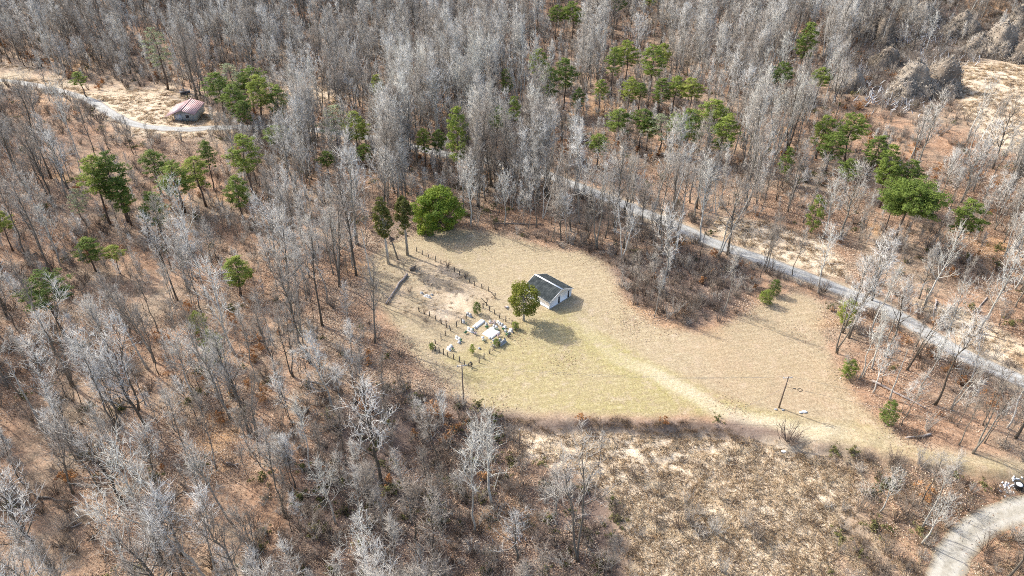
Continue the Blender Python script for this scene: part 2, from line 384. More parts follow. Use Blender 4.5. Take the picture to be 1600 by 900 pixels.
def ground_mat():
    m, t, b = nodes('ground_cover', .95)
    tc = N(t, "ShaderNodeTexCoord"); o = tc.outputs["Object"]
    A = N(t, "ShaderNodeAttribute", attribute_name="zone_a"); B = N(t, "ShaderNodeAttribute", attribute_name="zone_b")
    sa = N(t, "ShaderNodeSeparateColor"); t.links.new(A.outputs["Color"], sa.inputs[0])
    sb = N(t, "ShaderNodeSeparateColor"); t.links.new(B.outputs["Color"], sb.inputs[0])
    mown, tan, brushz = sa.outputs; track, clay, green = sb.outputs
    big = noise_n(t, o, .045, 4, .6); mid = noise_n(t, o, .32, 5, .65); fine = noise_n(t, o, 2.3, 4, .75); tiny = noise_n(t, o, 7.0, 2, .6)
    sp = math_n(t, 'ADD', math_n(t, 'MULTIPLY', mid, .45), math_n(t, 'ADD', math_n(t, 'MULTIPLY', fine, .40), math_n(t, 'MULTIPLY', tiny, .15)))
    floor_a = ramp(t, sp, [(.36, (.11, .08, .055)), (.46, (.24, .18, .125)), (.54, (.36, .28, .20)), (.66, (.53, .44, .335))])
    floor_b = ramp(t, sp, [(.35, (.125, .07, .042)), (.46, (.27, .16, .098)), (.55, (.39, .245, .155)), (.67, (.53, .385, .27))])
    c = mixc(t, ramp(t, math_n(t, 'ADD', math_n(t, 'MULTIPLY', big, .6), math_n(t, 'MULTIPLY', mid, .4)), [(.42, (0, 0, 0)), (.56, (1, 1, 1))]), floor_a, floor_b)
    brush_c = ramp(t, sp, [(.33, (.085, .058, .045)), (.5, (.19, .135, .105)), (.66, (.32, .24, .19))])
    c = mixc(t, brushz, c, brush_c)
    tan_c = ramp(t, sp, [(.36, (.30, .215, .14)), (.46, (.52, .41, .285)), (.55, (.64, .53, .39)), (.66, (.74, .65, .51))])
    c = mixc(t, tan, c, tan_c)
    grain = math_n(t, 'ADD', math_n(t, 'MULTIPLY', fine, .6), math_n(t, 'MULTIPLY', tiny, .4))
    g_tan = ramp(t, grain, [(.38, (.23, .178, .11)), (.5, (.375, .30, .19)), (.62, (.50, .415, .28))])
    g_grn = ramp(t, grain, [(.38, (.195, .165, .062)), (.5, (.325, .28, .108)), (.62, (.46, .405, .18))])
    gsel = math_n(t, 'ADD', green, math_n(t, 'ADD', math_n(t, 'MULTIPLY', math_n(t, 'SUBTRACT', mid, .5), 1.3), math_n(t, 'MULTIPLY', math_n(t, 'SUBTRACT', big, .5), 1.6)), True)
    mc = mixc(t, gsel, g_tan, g_grn)
    m2 = noise_n(t, o, .75, 3, .7)
    mc = mixc(t, ramp(t, m2, [(.52, (0, 0, 0)), (.68, (.55, .55, .55))]), mc, (.27, .205, .13))
    mc = mixc(t, ramp(t, m2, [(.32, (.5, .5, .5)), (.46, (0, 0, 0))]), mc, (.52, .44, .29))
    # faint mowing lines
    mp = N(t, "ShaderNodeMapping"); mp.inputs["Rotation"].default_value = (0, 0, math.radians(-12)); t.links.new(o, mp.inputs[0])
    wv = N(t, "ShaderNodeTexWave"); wv.bands_direction = 'Y'; wv.inputs["Scale"].default_value = .21; wv.inputs["Distortion"].default_value = 5.0
    wv.inputs["Detail"].default_value = 2; wv.inputs["Detail Scale"].default_value = .4; t.links.new(mp.outputs[0], wv.inputs[0])
    mc = mixc(t, math_n(t, 'MULTIPLY', wv.outputs[1], .20), mc, (.22, .165, .08))
    # drifts of blown leaves on the lawn
    mc = mixc(t, ramp(t, math_n(t, 'ADD', math_n(t, 'MULTIPLY', big, .35), math_n(t, 'MULTIPLY', mid, .65)), [(.48, (0, 0, 0)), (.64, (.75, .75, .75))]), mc, floor_a)
    c = mixc(t, mown, c, mc)
    trk = ramp(t, grain, [(.36, (.36, .30, .20)), (.5, (.52, .45, .32)), (.66, (.66, .60, .47))])
    c = mixc(t, track, c, trk)
    c = mixc(t, clay, c, ramp(t, sp, [(.36, (.33, .17, .07)), (.5, (.52, .31, .15)), (.64, (.64, .43, .25))]))
    t.links.new(c, b.inputs["Base Color"])
    bn = N(t, "ShaderNodeBump"); bn.inputs["Strength"].default_value = .55; bn.inputs["Distance"].default_value = .22
    t.links.new(math_n(t, 'ADD', math_n(t, 'MULTIPLY', fine, .7), math_n(t, 'MULTIPLY', tiny, .3)), bn.inputs["Height"]); t.links.new(bn.outputs[0], b.inputs["Normal"])
    return m

# ------------------------------------------------------------------ the ground
def axis(lo, hi, step, far, grow=1.18):
    a = list(np.arange(lo, hi + .01, step)); s = step
    b = []; x = hi
    while x < far: s *= grow; x += s; b.append(x)
    s = step; c = []; x = lo
    while x > -far: s *= grow; x -= s; c.append(x)
    return np.array(c[::-1] + a + b)

def zone_masks(x, y, z):
    px, py, dep = project(x, y, z)
    px = px + 9 * (noise(x, y, 5, 41) - .5) + 9 * (noise(x, y, 1.7, 42) - .5)
    py = py + 7 * (noise(x, y, 5, 43) - .5) + 7 * (noise(x, y, 1.7, 44) - .5)
    ok = y > 25
    return px, py, ok

def make_ground():
    xs = axis(-250, 250, 0.95, 6000); ys = axis(48, 200, 0.8, 6000)
    X, Y = np.meshgrid(xs, ys); x = X.ravel(); y = Y.ravel(); z = land(x, y)
    v = np.column_stack([x, y, z]); nx, ny = len(xs), len(ys)
    i = (np.arange(ny - 1)[:, None] * nx + np.arange(nx - 1)[None, :]).ravel()
    mb = MB().add(v, None, np.column_stack([i, i + 1, i + nx + 1, i + nx]))
    me = mb.mesh('ground', ground_mat(), True)
    px, py, ok = zone_masks(x, y, z)
    def blur(a):
        a = a.reshape(ny, nx).astype(float)
        for _ in range(2):
            p = np.pad(a, 1, mode='edge'); a = (p[1:-1, 1:-1] * 2 + p[:-2, 1:-1] + p[2:, 1:-1] + p[1:-1, :-2] + p[1:-1, 2:]) / 6
        return a.ravel()
    mown = blur(in_poly(px, py, MOWN) & ok)
    soft = mown.copy()
    for _ in range(5): soft = blur(soft)
    mown = mown * np.clip(.25 + .95 * soft ** 2, 0, 1) * (1 - .30 * smooth(980, 1150, px) * (.4 + .6 * noise(x, y, 6, 301)) * ok)
    tan = in_poly(px, py, MEADOW) & ok
    for f in FIELDS: tan |= in_poly(px, py, f) & ok
    tan = blur(tan)
    tan = np.maximum(tan, blur(in_poly(px, py, GRAVE_ROUGH) & ok) * (.2 + .5 * smooth(.4, .7, fbm(x, y, 9, 15))) * .8)
    tan = np.maximum(tan, ok * smooth(1.15, .75, np.hypot((px - 703) / 42, (py - 477) / 25)) * (.6 + .4 * noise(x, y, 2.5, 66)))
    brushz = in_poly(px, py, THICKET) | in_poly(px, py, [(560, 600), (690, 615), (800, 645), (800, 720), (960, 780), (980, 1000), (400, 1000), (480, 720)])
    bankd = bankline(x) - y
    bank = (bankd > -.2) & (bankd < 1.9) & (px > 790) & (px < 1190) & ok
    brushz |= in_poly(px, py, [(1320, -60), (1700, -60), (1700, 95), (1490, 118), (1410, 185), (1320, 135)])
    brushz |= in_poly(px, py, [(1132, 645), (1165, 652), (1215, 668), (1262, 684), (1230, 694), (1170, 690), (1135, 676)])
    brushz = blur((brushz & ok) | bank); tan = tan * (1 - blur(bank)); mown = mown * (1 - .9 * blur(bank)) * (1 - .8 * blur(in_poly(px, py, [(1132, 645), (1165, 652), (1215, 668), (1262, 684), (1230, 694), (1170, 690), (1135, 676)]) & ok)) * (1 - tan)
    # green-yellow part of the lawn, the worn track, the clay patch
    gp = [(690, 560), (800, 500), (870, 480), (1000, 560), (1100, 610), (1300, 680), (1150, 660), (980, 650), (760, 640)]
    green = blur(blur(in_poly(px, py, gp) & ok)) * .66 - .06
    tr = np.array([G(*p)[:2] for p in TRACK]); dt = seg_dist(x + 2.2 * (noise(x, y, 7, 311) - .5), y + 2.2 * (noise(x, y, 6, 312) - .5), [tuple(q) for q in tr])
    side = smooth(5.5, 2.2, dt)
    green = np.clip(green + .35 * (fbm(x, y, 8, 321) - .45) + side * .55 * (np.interp(px, [850, 1000], [0, 1])), 0, 1)
    w = .25 + .75 * noise(x, y, 6, 61)
    track = (.8 * smooth(3.0, .7, dt) + .3 * smooth(.5, .1, np.abs(dt - .95))) * (.4 + .6 * w) * np.interp(px, [900, 960, 1040, 1130, 1280, 1340], [0.15, .5, .95, .95, .8, .25]) * ok
    dl = seg_dist(x, y, DRIVEW[::2]); dr = seg_dist(x, y, ROADW0)
    track = np.maximum(track, smooth(4.6, 2.4, dr) * .55 * (.4 + .6 * noise(x, y, 5, 77)))
    clay = blur(in_poly(px, py, [(33, 150), (58, 152), (64, 172), (56, 186), (45, 183), (38, 170)]) & ok)
    clay = np.maximum(clay, .55 * smooth(.70, .80, fbm(x, y, 18, 91)) * (1 - mown))
    ca = np.column_stack([mown, tan, brushz, np.ones_like(x)]).astype(np.float32)
    cb = np.column_stack([track, clay, green, np.ones_like(x)]).astype(np.float32)
    for nme, c in (("zone_a", ca), ("zone_b", cb)):
        at = me.attributes.new(nme, 'FLOAT_COLOR', 'POINT'); at.data.foreach_set("color", c.ravel())
    tag(link(bpy.data.objects.new('ground', me)), 'leaf-strewn winter ground with mown clearing', kind='structure')
make_ground()

def strip(name, line, width, mat, label, lift, nacross=9, wob=.35):
    P = np.array(line); d = np.concatenate([[0], np.cumsum(np.hypot(*np.diff(P, axis=0).T))])
    s = np.arange(0, d[-1], 1.0); x = np.interp(s, d, P[:, 0]); y = np.interp(s, d, P[:, 1])
    tx = np.gradient(x); ty = np.gradient(y); l = np.hypot(tx, ty); nx, ny = -ty / l, tx / l
    u = np.linspace(-1, 1, nacross)
    wj = 1 + wob * (noise(s, s * 0, 2.3, 5) - .5)
    X = x[:, None] + nx[:, None] * u[None] * (width / 2 * wj)[:, None]; Y = y[:, None] + ny[:, None] * u[None] * (width / 2 * wj)[:, None]
    Z = land(X, Y) + lift * (1 - .75 * np.abs(u)[None] ** 4) + 0.0 * X
    n, k = X.shape
    i = (np.arange(n - 1)[:, None] * k + np.arange(k - 1)[None]).ravel()
    me = MB().add(np.column_stack([X.ravel(), Y.ravel(), Z.ravel()]), None, np.column_stack([i, i + k, i + k + 1, i + 1])).mesh(name, mat, True)
    at = me.attributes.new("across", 'FLOAT', 'POINT'); at.data.foreach_set("value", np.broadcast_to(np.abs(u), (n, k)).astype(np.float32).ravel())
    return tag(link(bpy.data.objects.new(name, me)), label, kind='structure')
strip('road', ROADW, 5.0, M['asphalt'], 'pale grey asphalt road winding through the woods', .12, 9, .12)
strip('gravel_driveway', DRIVEW, 4.9, M['gravel'], 'pale gravel driveway curving in the bottom right corner', .10, 9, .25)

# ------------------------------------------------------------------ tree makers (each gives trunk and crown meshes for a tree of unit kind)
def bare_tree(seed, H=20, spread=4.5, tr=.24, clear=.4, nl=22, up=55, fork=1, twigs=7, lean=0.0, subs=6, twr=.021, mats=('bark', 'twig')):
    r = np.random.default_rng(seed); tk = MB(); cr = MB()
    ta, tb = [], []
    for k in range(fork):
        az = r.uniform(0, 6.28) + k * 6.28 / fork; out = (0.0 if fork == 1 else H * .13)
        n = 9; tt = np.linspace(0, 1, n)
        p = np.column_stack([np.cos(az) * out * tt ** 1.2, np.sin(az) * out * tt ** 1.2, tt * H * (1 if k == 0 else r.uniform(.8, .98)) - .25])
        p[1:, :2] += np.cumsum(r.normal(0, H * .011, (n - 1, 2)), 0)
        p[:, 0] += lean * H * tt ** 1.4
        rad = tr * (1 if fork == 1 else .78) * ((1 - tt) ** .8 * .93 + .07); rad[0] *= 1.45
        tk.tube(p, rad, 7)
        for i in range(nl // fork):
            f = clear + (1 - clear) * ((i + r.uniform(0, .9)) / (nl // fork)) ** .85; f = min(f, .985)
            st = np.array([np.interp(f, tt, p[:, j]) for j in range(3)])
            g = (f - clear) / (1 - clear)
            L = spread * (1 - .62 * g) * r.uniform(.65, 1.2) * (.75 + .25 * math.sin(min(1, g * 2.2) * 1.57))
            a = az * 0 + i * 2.4 + r.uniform(-.6, .6); e = math.radians(up + 18 * g + r.uniform(-14, 14))
            if fork > 1: a = az + r.normal(0, 1.0)
            m = 5; q = np.linspace(0, 1, m)
            ee = e + math.radians(14) * q
            stp = np.column_stack([np.cos(a) * np.cos(ee), np.sin(a) * np.cos(ee), np.sin(ee)]) * L / (m - 1)
            lp = np.vstack([st, st + np.cumsum(stp[1:] + r.normal(0, .07 * L / 4, (m - 1, 3)), 0)])
            lr = float(np.interp(f, tt, rad)) * (.6 if mats[0] == 'bark' else .5) + .015
            tk.tube(lp, lr * (1 - q * .8), 4, False)
            ns = max(3, int(subs * (.55 + .45 * L / spread)))
            for j in range(ns):
                s = .22 + .78 * (j + r.uniform(0, 1)) / ns; s = min(s, 1)
                b0 = np.array([np.interp(s, q, lp[:, c]) for c in range(3)])
                d = lp[-1] - lp[0]; d /= np.linalg.norm(d)
                d = d * .75 + r.normal(0, .62, 3) + np.array([0, 0, .25]); d /= np.linalg.norm(d)
                SL = (L * .46 * (1.15 - .5 * s) + .6) * r.uniform(.7, 1.2)
                b1 = b0 + d * SL * .55; b2 = b1 + (d * .8 + r.normal(0, .28, 3) + np.array([0, 0, .2])) * SL * .5
                cr.tube([b0, b1, b2], [lr * .24 + .009, lr * .16 + .007, .007], 3, False)
                for w in range(twigs):
                    s2 = r.uniform(.15, 1); c0 = b0 + (b1 - b0) * min(1, s2 * 2) if s2 < .5 else b1 + (b2 - b1) * (s2 * 2 - 1)
                    dd = d * .7 + r.normal(0, .6, 3) + np.array([0, 0, .25]); dd /= np.linalg.norm(dd)
                    ta.append(c0); tb.append(c0 + dd * r.uniform(.6, 1.7) * (.6 + .4 * SL / 2))
    cr.spikes(ta, tb, r.uniform(.7, 1.3, len(ta)) * twr)
    return tk.mesh('trunk', M[mats[0]], True), cr.mesh('branches', M[mats[1]])

def tuft_cloud(mb, r, centres, sizes, per, leaf, aspect, upb=.5, flat_=.7):
    c = np.repeat(np.asarray(centres), per, 0); s = np.repeat(np.asarray(sizes), per)
    d = r.normal(size=(len(c), 3)); d /= np.linalg.norm(d, axis=1)[:, None]
    d[:, 2] *= flat_
    rad = r.uniform(.25, 1, len(c)) ** .6
    p = c + d * (rad * s)[:, None]
    nn = d + r.normal(0, .55, d.shape) + np.array([0, 0, upb])
    mb.leaves(p, nn, leaf * r.uniform(.6, 1.35, len(c)), aspect, r)

def pine_tree(seed, H=20, cw=2.6, clear=.55, n=46, leaf=.2, per=58, mat='needle', tr=.2, rnd=False, thin=1.0):
    """tall bare trunk, whorled limbs, ragged tufted crown"""
    r = np.random.default_rng(seed); tk = MB(); cr = MB()
    nn = 8; tt = np.linspace(0, 1, nn)
    p = np.column_stack([np.zeros(nn), np.zeros(nn), tt * H * .97 - .25]); p[1:, :2] += np.cumsum(r.normal(0, H * .007, (nn - 1, 2)), 0)
    rad = tr * ((1 - tt) * .85 + .15); rad[0] *= 1.3
    tk.tube(p, rad, 7)
    C, S = [], []
    for i in range(n):
        f = clear + (1 - clear) * (i + r.uniform(0, 1)) / n
        g = (f - clear) / (1 - clear)
        prof = (math.sin(math.pi * min(1, .18 + .80 * g)) ** .7) if rnd else (.55 + 1.2 * g) if g < .35 else (.97 * (1 - (g - .35) / .65) ** .65 + .12)
        L = cw * prof * r.uniform(.55, 1.2); a = i * 2.4 + r.uniform(-.7, .7)
        st = np.array([np.interp(f, tt, p[:, j]) for j in range(3)])
        e = st + np.array([math.cos(a) * L, math.sin(a) * L, L * r.uniform(.0, .45)])
        tk.tube([st, st * .5 + e * .5 + np.array([0, 0, -.08]), e], [.05, .035, .012], 3, False)
        k = max(1, int(L / .85))
        for j in range(k):
            C.append(st + (e - st) * (1 - .72 * j / max(k, 1)) + r.normal(0, .18, 3)); S.append(r.uniform(.42, .85) * (.8 + .1 * cw))
    C.append(p[-1]); S.append(.5)
    for i in range(int(3 * thin)):       # dead stubs below the crown
        f = r.uniform(min(.25, clear * .5), clear); st = np.array([np.interp(f, tt, p[:, j]) for j in range(3)]); a = r.uniform(0, 6.28)
        tk.tube([st, st + np.array([math.cos(a), math.sin(a), .1]) * r.uniform(.5, 1.5)], [.035, .01], 3, False)
    tuft_cloud(cr, r, C, S, per, leaf, 2.6, .6, .62)
    return tk.mesh('trunk', M['pine_bark'], True), cr.mesh('crown', M[mat])

def ball_evergreen(seed, H, cw, clear, mat, n=150, per=60, leaf=.2, tall=False, trunk='pine_bark', lump=.25, tr=.22, fullness=.5):
    """dense rounded or egg-shaped crown of many leafy sprays"""
    r = np.random.default_rng(seed); tk = MB(); cr = MB()
    z0, z1 = H * clear, H
    tk.tube([[0, 0, -.25], [.03, 0, z0 * .6], [0, .04, z0 + .3 * (z1 - z0)], [0, 0, z0 + .8 * (z1 - z0)]], [tr * 1.4, tr, tr * .7, tr * .2], 7)
    C, S = [], []
    for i in range(n):
        d = r.normal(size=3); d /= np.linalg.norm(d)
        lum = 1 + lump * (math.sin(3.1 * d[0] + seed) * math.cos(2.7 * d[1] - seed) + .5 * math.sin(5 * d[2] + 2 * d[0]))
        q = d * np.array([cw, cw, (z1 - z0) / 2]) * r.uniform(fullness, 1) ** .5 * lum
        if tall: q[:2] *= (1.15 - .45 * (d[2] * .5 + .5))
        c = q + np.array([0, 0, (z0 + z1) / 2]); C.append(c); S.append(r.uniform(.5, .9) * (.28 * cw + .15))
        if i % 3 == 0:
            b = np.array([0, 0, z0 + .75 * max(0, c[2] - z0) * .7]); tk.tube([b, (b + c) / 2 + np.array([0, 0, -.1]), c], [.07, .05, .015], 3, False)
    tuft_cloud(cr, r, C, S, per, leaf, 1.9, .4, .8)
    return tk.mesh('trunk', M[trunk], True), cr.mesh('crown', M[mat])

TREE_USED = []
def plant(name, meshes, x, y, z, rz, s, label, cat, group=None, names=('trunk', 'crown'), tilt=(0, 0)):
    e = empty(name, (x, y, z), rz, s); e.rotation_euler = (tilt[0], tilt[1], rz)
    for me, nm in zip(meshes, names): link(bpy.data.objects.new(nm, me), e)
    TREE_USED.append((x, y))
    return tag(e, label, cat, group)

# ------------------------------------------------------------------ where in the picture: phrases for labels
CELLS = [
 (0, 0, 200, 112, 'on the far slope above the pale field'), (200, 0, 330, 112, 'on the far slope left behind the red-roofed house'),
 (330, 0, 480, 112, 'on the far slope right behind the red-roofed house'), (480, 0, 640, 112, 'on the far slope above the white-flecked gully'),
 (640, 0, 820, 112, 'on the far slope above the pale grey wood'), (820, 0, 960, 112, 'on the far slope left above the pine stand'),
 (960, 0, 1150, 112, 'on the far slope right above the pine stand'), (1150, 0, 1340, 112, 'on the far slope left of the vine-draped mounds'),
 (1340, 0, 1700, 112, 'among the vine-draped mounds top right'),
 (-100, 112, 110, 240, 'below the far road bend by the clay patch'), (110, 112, 240, 240, 'beside the far road bend left of the red-roofed house'),
 (240, 112, 340, 240, 'close around the red-roofed house'), (340, 112, 470, 240, 'right of the red-roofed house'), (470, 112, 600, 240, 'below the white-flecked gully'),
 (600, 112, 720, 240, 'in the left half of the pale grey wood'), (720, 112, 850, 240, 'in the right half of the pale grey wood'),
 (850, 112, 960, 240, 'along the left side of the pine stand'), (960, 112, 1060, 240, 'in the middle of the pine stand'), (1060, 112, 1170, 240, 'along the right side of the pine stand'),
 (1170, 112, 1300, 240, 'below the vine-draped mounds, left part'), (1300, 112, 1440, 240, 'below the vine-draped mounds, right part'), (1440, 112, 1700, 240, 'beside the pale rough field at right'),
 (-100, 240, 110, 360, 'at the left edge beside the left pines'), (110, 240, 250, 360, 'under the left pines'), (250, 240, 400, 360, 'right of the left pines'),
 (400, 240, 560, 360, 'between the left pines and the tall cedars'), (560, 240, 740, 360, 'behind the round evergreen bush'), (740, 240, 860, 360, 'right of the round evergreen bush'),
 (860, 240, 960, 360, 'on the near side of the road behind the shed'), (960, 240, 1080, 360, 'beside the road above the brown thicket'), (1080, 240, 1200, 360, 'across the road from the brown thicket'),
 (1200, 240, 1340, 360, 'across the road above the tan verge'), (1340, 240, 1480, 360, 'under the broad flat-topped pine'), (1480, 240, 1700, 360, 'right of the broad flat-topped pine'),
 (-100, 360, 130, 480, 'left around the lone round-headed pine'), (130, 360, 280, 480, 'right of the lone round-headed pine'), (280, 360, 420, 480, 'around the small yellow-green pine'),
 (420, 360, 600, 480, 'left of the tall cedars at the wood edge'), (600, 360, 960, 480, 'at the back edge of the clearing'), (960, 360, 1200, 480, 'in the brown thicket right of the shed'),
 (1200, 360, 1340, 480, 'along the near road verge'), (1340, 360, 1480, 480, 'across the road at right, by the bright verge'), (1480, 360, 1700, 480, 'at the right edge beyond the road'),
 (-100, 480, 110, 600, 'at the left edge in the leafy wood'), (110, 480, 230, 600, 'below the lone round-headed pine'), (230, 480, 340, 600, 'left of the two small green cedars in the wood'),
 (340, 480, 460, 600, 'right of the two small green cedars in the wood'), (460, 480, 680, 600, 'left of the graveyard fence'), (1200, 480, 1400, 600, 'at the right edge of the clearing'),
 (1400, 480, 1500, 600, 'between clearing and road at right'), (1500, 480, 1700, 600, 'against the road at the right edge'),
 (-100, 600, 150, 720, 'on the orange leafy slope at left'), (150, 600, 300, 720, 'on the middle of the orange leafy slope'), (300, 600, 430, 720, 'on the right of the orange leafy slope'),
 (430, 600, 580, 720, 'in the dark brush below the graveyard, left part'), (580, 600, 820, 720, 'in the dark brush below the graveyard, right part'), (1290, 600, 1460, 720, 'by the fallen trunk in the right wood'), (1460, 600, 1700, 720, 'at the right edge under the road'),
 (-100, 720, 120, 820, 'in the lower left wood near the picture edge'), (120, 720, 250, 820, 'in the lower left wood'), (250, 720, 400, 820, 'in the lower wood left of the stick heap'),
 (400, 720, 560, 820, 'just left of the stick heap'), (560, 720, 720, 820, 'around the stick heap'), (720, 720, 960, 820, 'around the white sycamore'), (960, 720, 1300, 820, 'in the straw meadow'),
 (1300, 720, 1480, 820, 'left above the gravel driveway'), (1480, 720, 1700, 820, 'above the gravel driveway bend'),
 (-100, 820, 130, 1300, 'in the bottom left corner'), (130, 820, 270, 1300, 'along the bottom edge, lower left wood'), (270, 820, 420, 1300, 'along the bottom edge below the orange slope'),
 (420, 820, 600, 1300, 'along the bottom edge below the stick heap'), (600, 820, 800, 1300, 'along the bottom edge below the white sycamore'), (800, 820, 1000, 1300, 'along the bottom edge left of the straw meadow'),
 (1000, 820, 1300, 1300, 'along the bottom edge of the straw meadow'), (1300, 820, 1490, 1300, 'left of the gravel driveway'), (1490, 820, 1750, 1300, 'inside the gravel driveway bend'),
]
def where(px, py):
    for x0, y0, x1, y1, s in CELLS:
        if x0 <= px < x1 and y0 <= py < y1: return s
    return 'at the edge of the clearing'
# ------------------------------------------------------------------ white shed
def make_shed():
    cx, cy = 8.45, 132.5; z = float(land(cx, cy)) + .05
    e = empty('white_shed', (cx, cy, z), math.radians(45))        # local x: gable width, local y: ridge
    tag(e, 'small white shed with dark grey gabled roof in the clearing', 'shed')
    hw, hl, he, hr = 3.75, 3.9, 2.15, 3.75                        # half width, half length, eave, ridge
    def wall(pts, t, nm='wall'):
        mb = MB(); p = np.array(pts, float); n = len(p); q = p + np.array(t)
        f4 = [[i, (i + 1) % n, n + (i + 1) % n, n + i] for i in range(n)]
        mb.add(np.vstack([p, q]), [[0, i, i + 1] for i in range(1, n - 1)] + [[n, n + i + 1, n + i] for i in range(1, n - 1)], f4)
        return mb.build(nm, M['siding'], e)
    g = lambda y: [(-hw, y, -.3), (hw, y, -.3), (hw, y, he), (0, y, hr - .06), (-hw, y, he)]
    front = wall(g(-hl), (0, .12, 0)); wall(g(hl), (0, -.12, 0))
    wall([(-hw, -hl + .12, -.3), (-hw, hl - .12, -.3), (-hw, hl - .12, he), (-hw, -hl + .12, he)], (.12, 0, 0))
    wall([(hw, -hl + .12, -.3), (hw, hl - .12, -.3), (hw, hl - .12, he), (hw, -hl + .12, he)], (-.12, 0, 0))
    # clapboards: thin proud courses on the gable front and the long wall
    ov, oh = .38, .32
    sl = math.atan2(hr - he, hw)
    for s in (-1, 1):
        mb = MB(); L = (hw + oh) / math.cos(sl)
        a = np.array([[0, 0], [s * (hw + oh), -(hw + oh) * math.tan(sl)]])
        y0, y1 = -hl - ov, hl + ov; up = .12
        v = []
        for (x, zz) in a:
            for yy in (y0, y1):
                v += [(x, yy, hr + zz + .02), (x, yy, hr + zz + .02 + up)]
        mb.add(v, None, [[0, 4, 5, 1], [2, 3, 7, 6], [1, 5, 7, 3], [0, 2, 6, 4], [4, 6, 7, 5], [0, 1, 3, 2]])
        rf = mb.build('roof_slope', M['shingle'], e)
        # shingle courses standing a little proud
        cs = MB(); k = 13
        for i in range(k):
            f0 = (i + .02) / k; x0 = s * (hw + oh) * f0; x1 = s * (hw + oh) * (i + .98) / k
            z0 = hr - abs(x0) * math.tan(sl) + .14 + .015; z1 = hr - abs(x1) * math.tan(sl) + .14 + .05
            cs.add([(x0, y0 + .05, z0), (x1, y0 + .05, z1), (x1, y1 - .05, z1), (x0, y1 - .05, z0), (x1, y0 + .05, z1 - .035), (x1, y1 - .05, z1 - .035)], None, [[0, 1, 2, 3], [1, 4, 5, 2]])
        tag(cs.build('shingle_course', M['shingle'], rf), kind='stuff')
        tr = MB(); tr.box((s * (hw + oh + .03), 0, hr - (hw + oh) * math.tan(sl) + .05), (.05, 2 * (hl + ov) + .1, .2)); tr.build('eave_trim', M['trim'], e)
        for yy in (y0 - .03, y1 + .03):
            rk = MB(); p = np.array([[0, yy, hr + .10], [s * (hw + oh), yy, hr - (hw + oh) * math.tan(sl) + .10]])
            rk.add([(x, yy + dy, zz + dz) for (x, _, zz) in p for dy in (-.03, .03) for dz in (-.1, .08)], None, [[0, 1, 3, 2], [4, 6, 7, 5], [0, 4, 5, 1], [2, 3, 7, 6], [1, 5, 7, 3], [0, 2, 6, 4]])
            rk.build('rake_trim', M['trim'], e)
    mb = MB(); mb.box((0, 0, hr + .20), (.42, 2 * (hl + ov) + .12, .07)); mb.build('ridge_cap', M['trim'], e)
    ft = MB(); ft.box((0, 0, -.1), (2 * hw + .16, 2 * hl + .16, .3)); ft.build('footing', M['stone_grey'], e)
    for fx in (-.55, 2.75):
        d = MB(); d.box((fx, -hl - .03, 1.0), (.55, .06, 1.95)); dd = d.build('door', M['dark'], e)
        k = MB(); k.box((fx + .2, -hl - .08, 1.0), (.07, .05, .12)); k.build('handle', M['stone_grey'], dd)
        fr = MB()
        for sx in (-.33, .33): fr.box((fx + sx, -hl - .025, 1.0), (.1, .07, 2.1))
        fr.box((fx, -hl - .025, 2.03), (.55, .07, .1)); fr.build('frame', M['trim'], dd)
    for sx in (-1, 1):
        for sy in (-1, 1):
            c = MB(); c.box((sx * (hw + .01), sy * (hl + .01), .9), (.14, .14, 2.4)); c.build('corner_board', M['trim'], e)
make_shed()

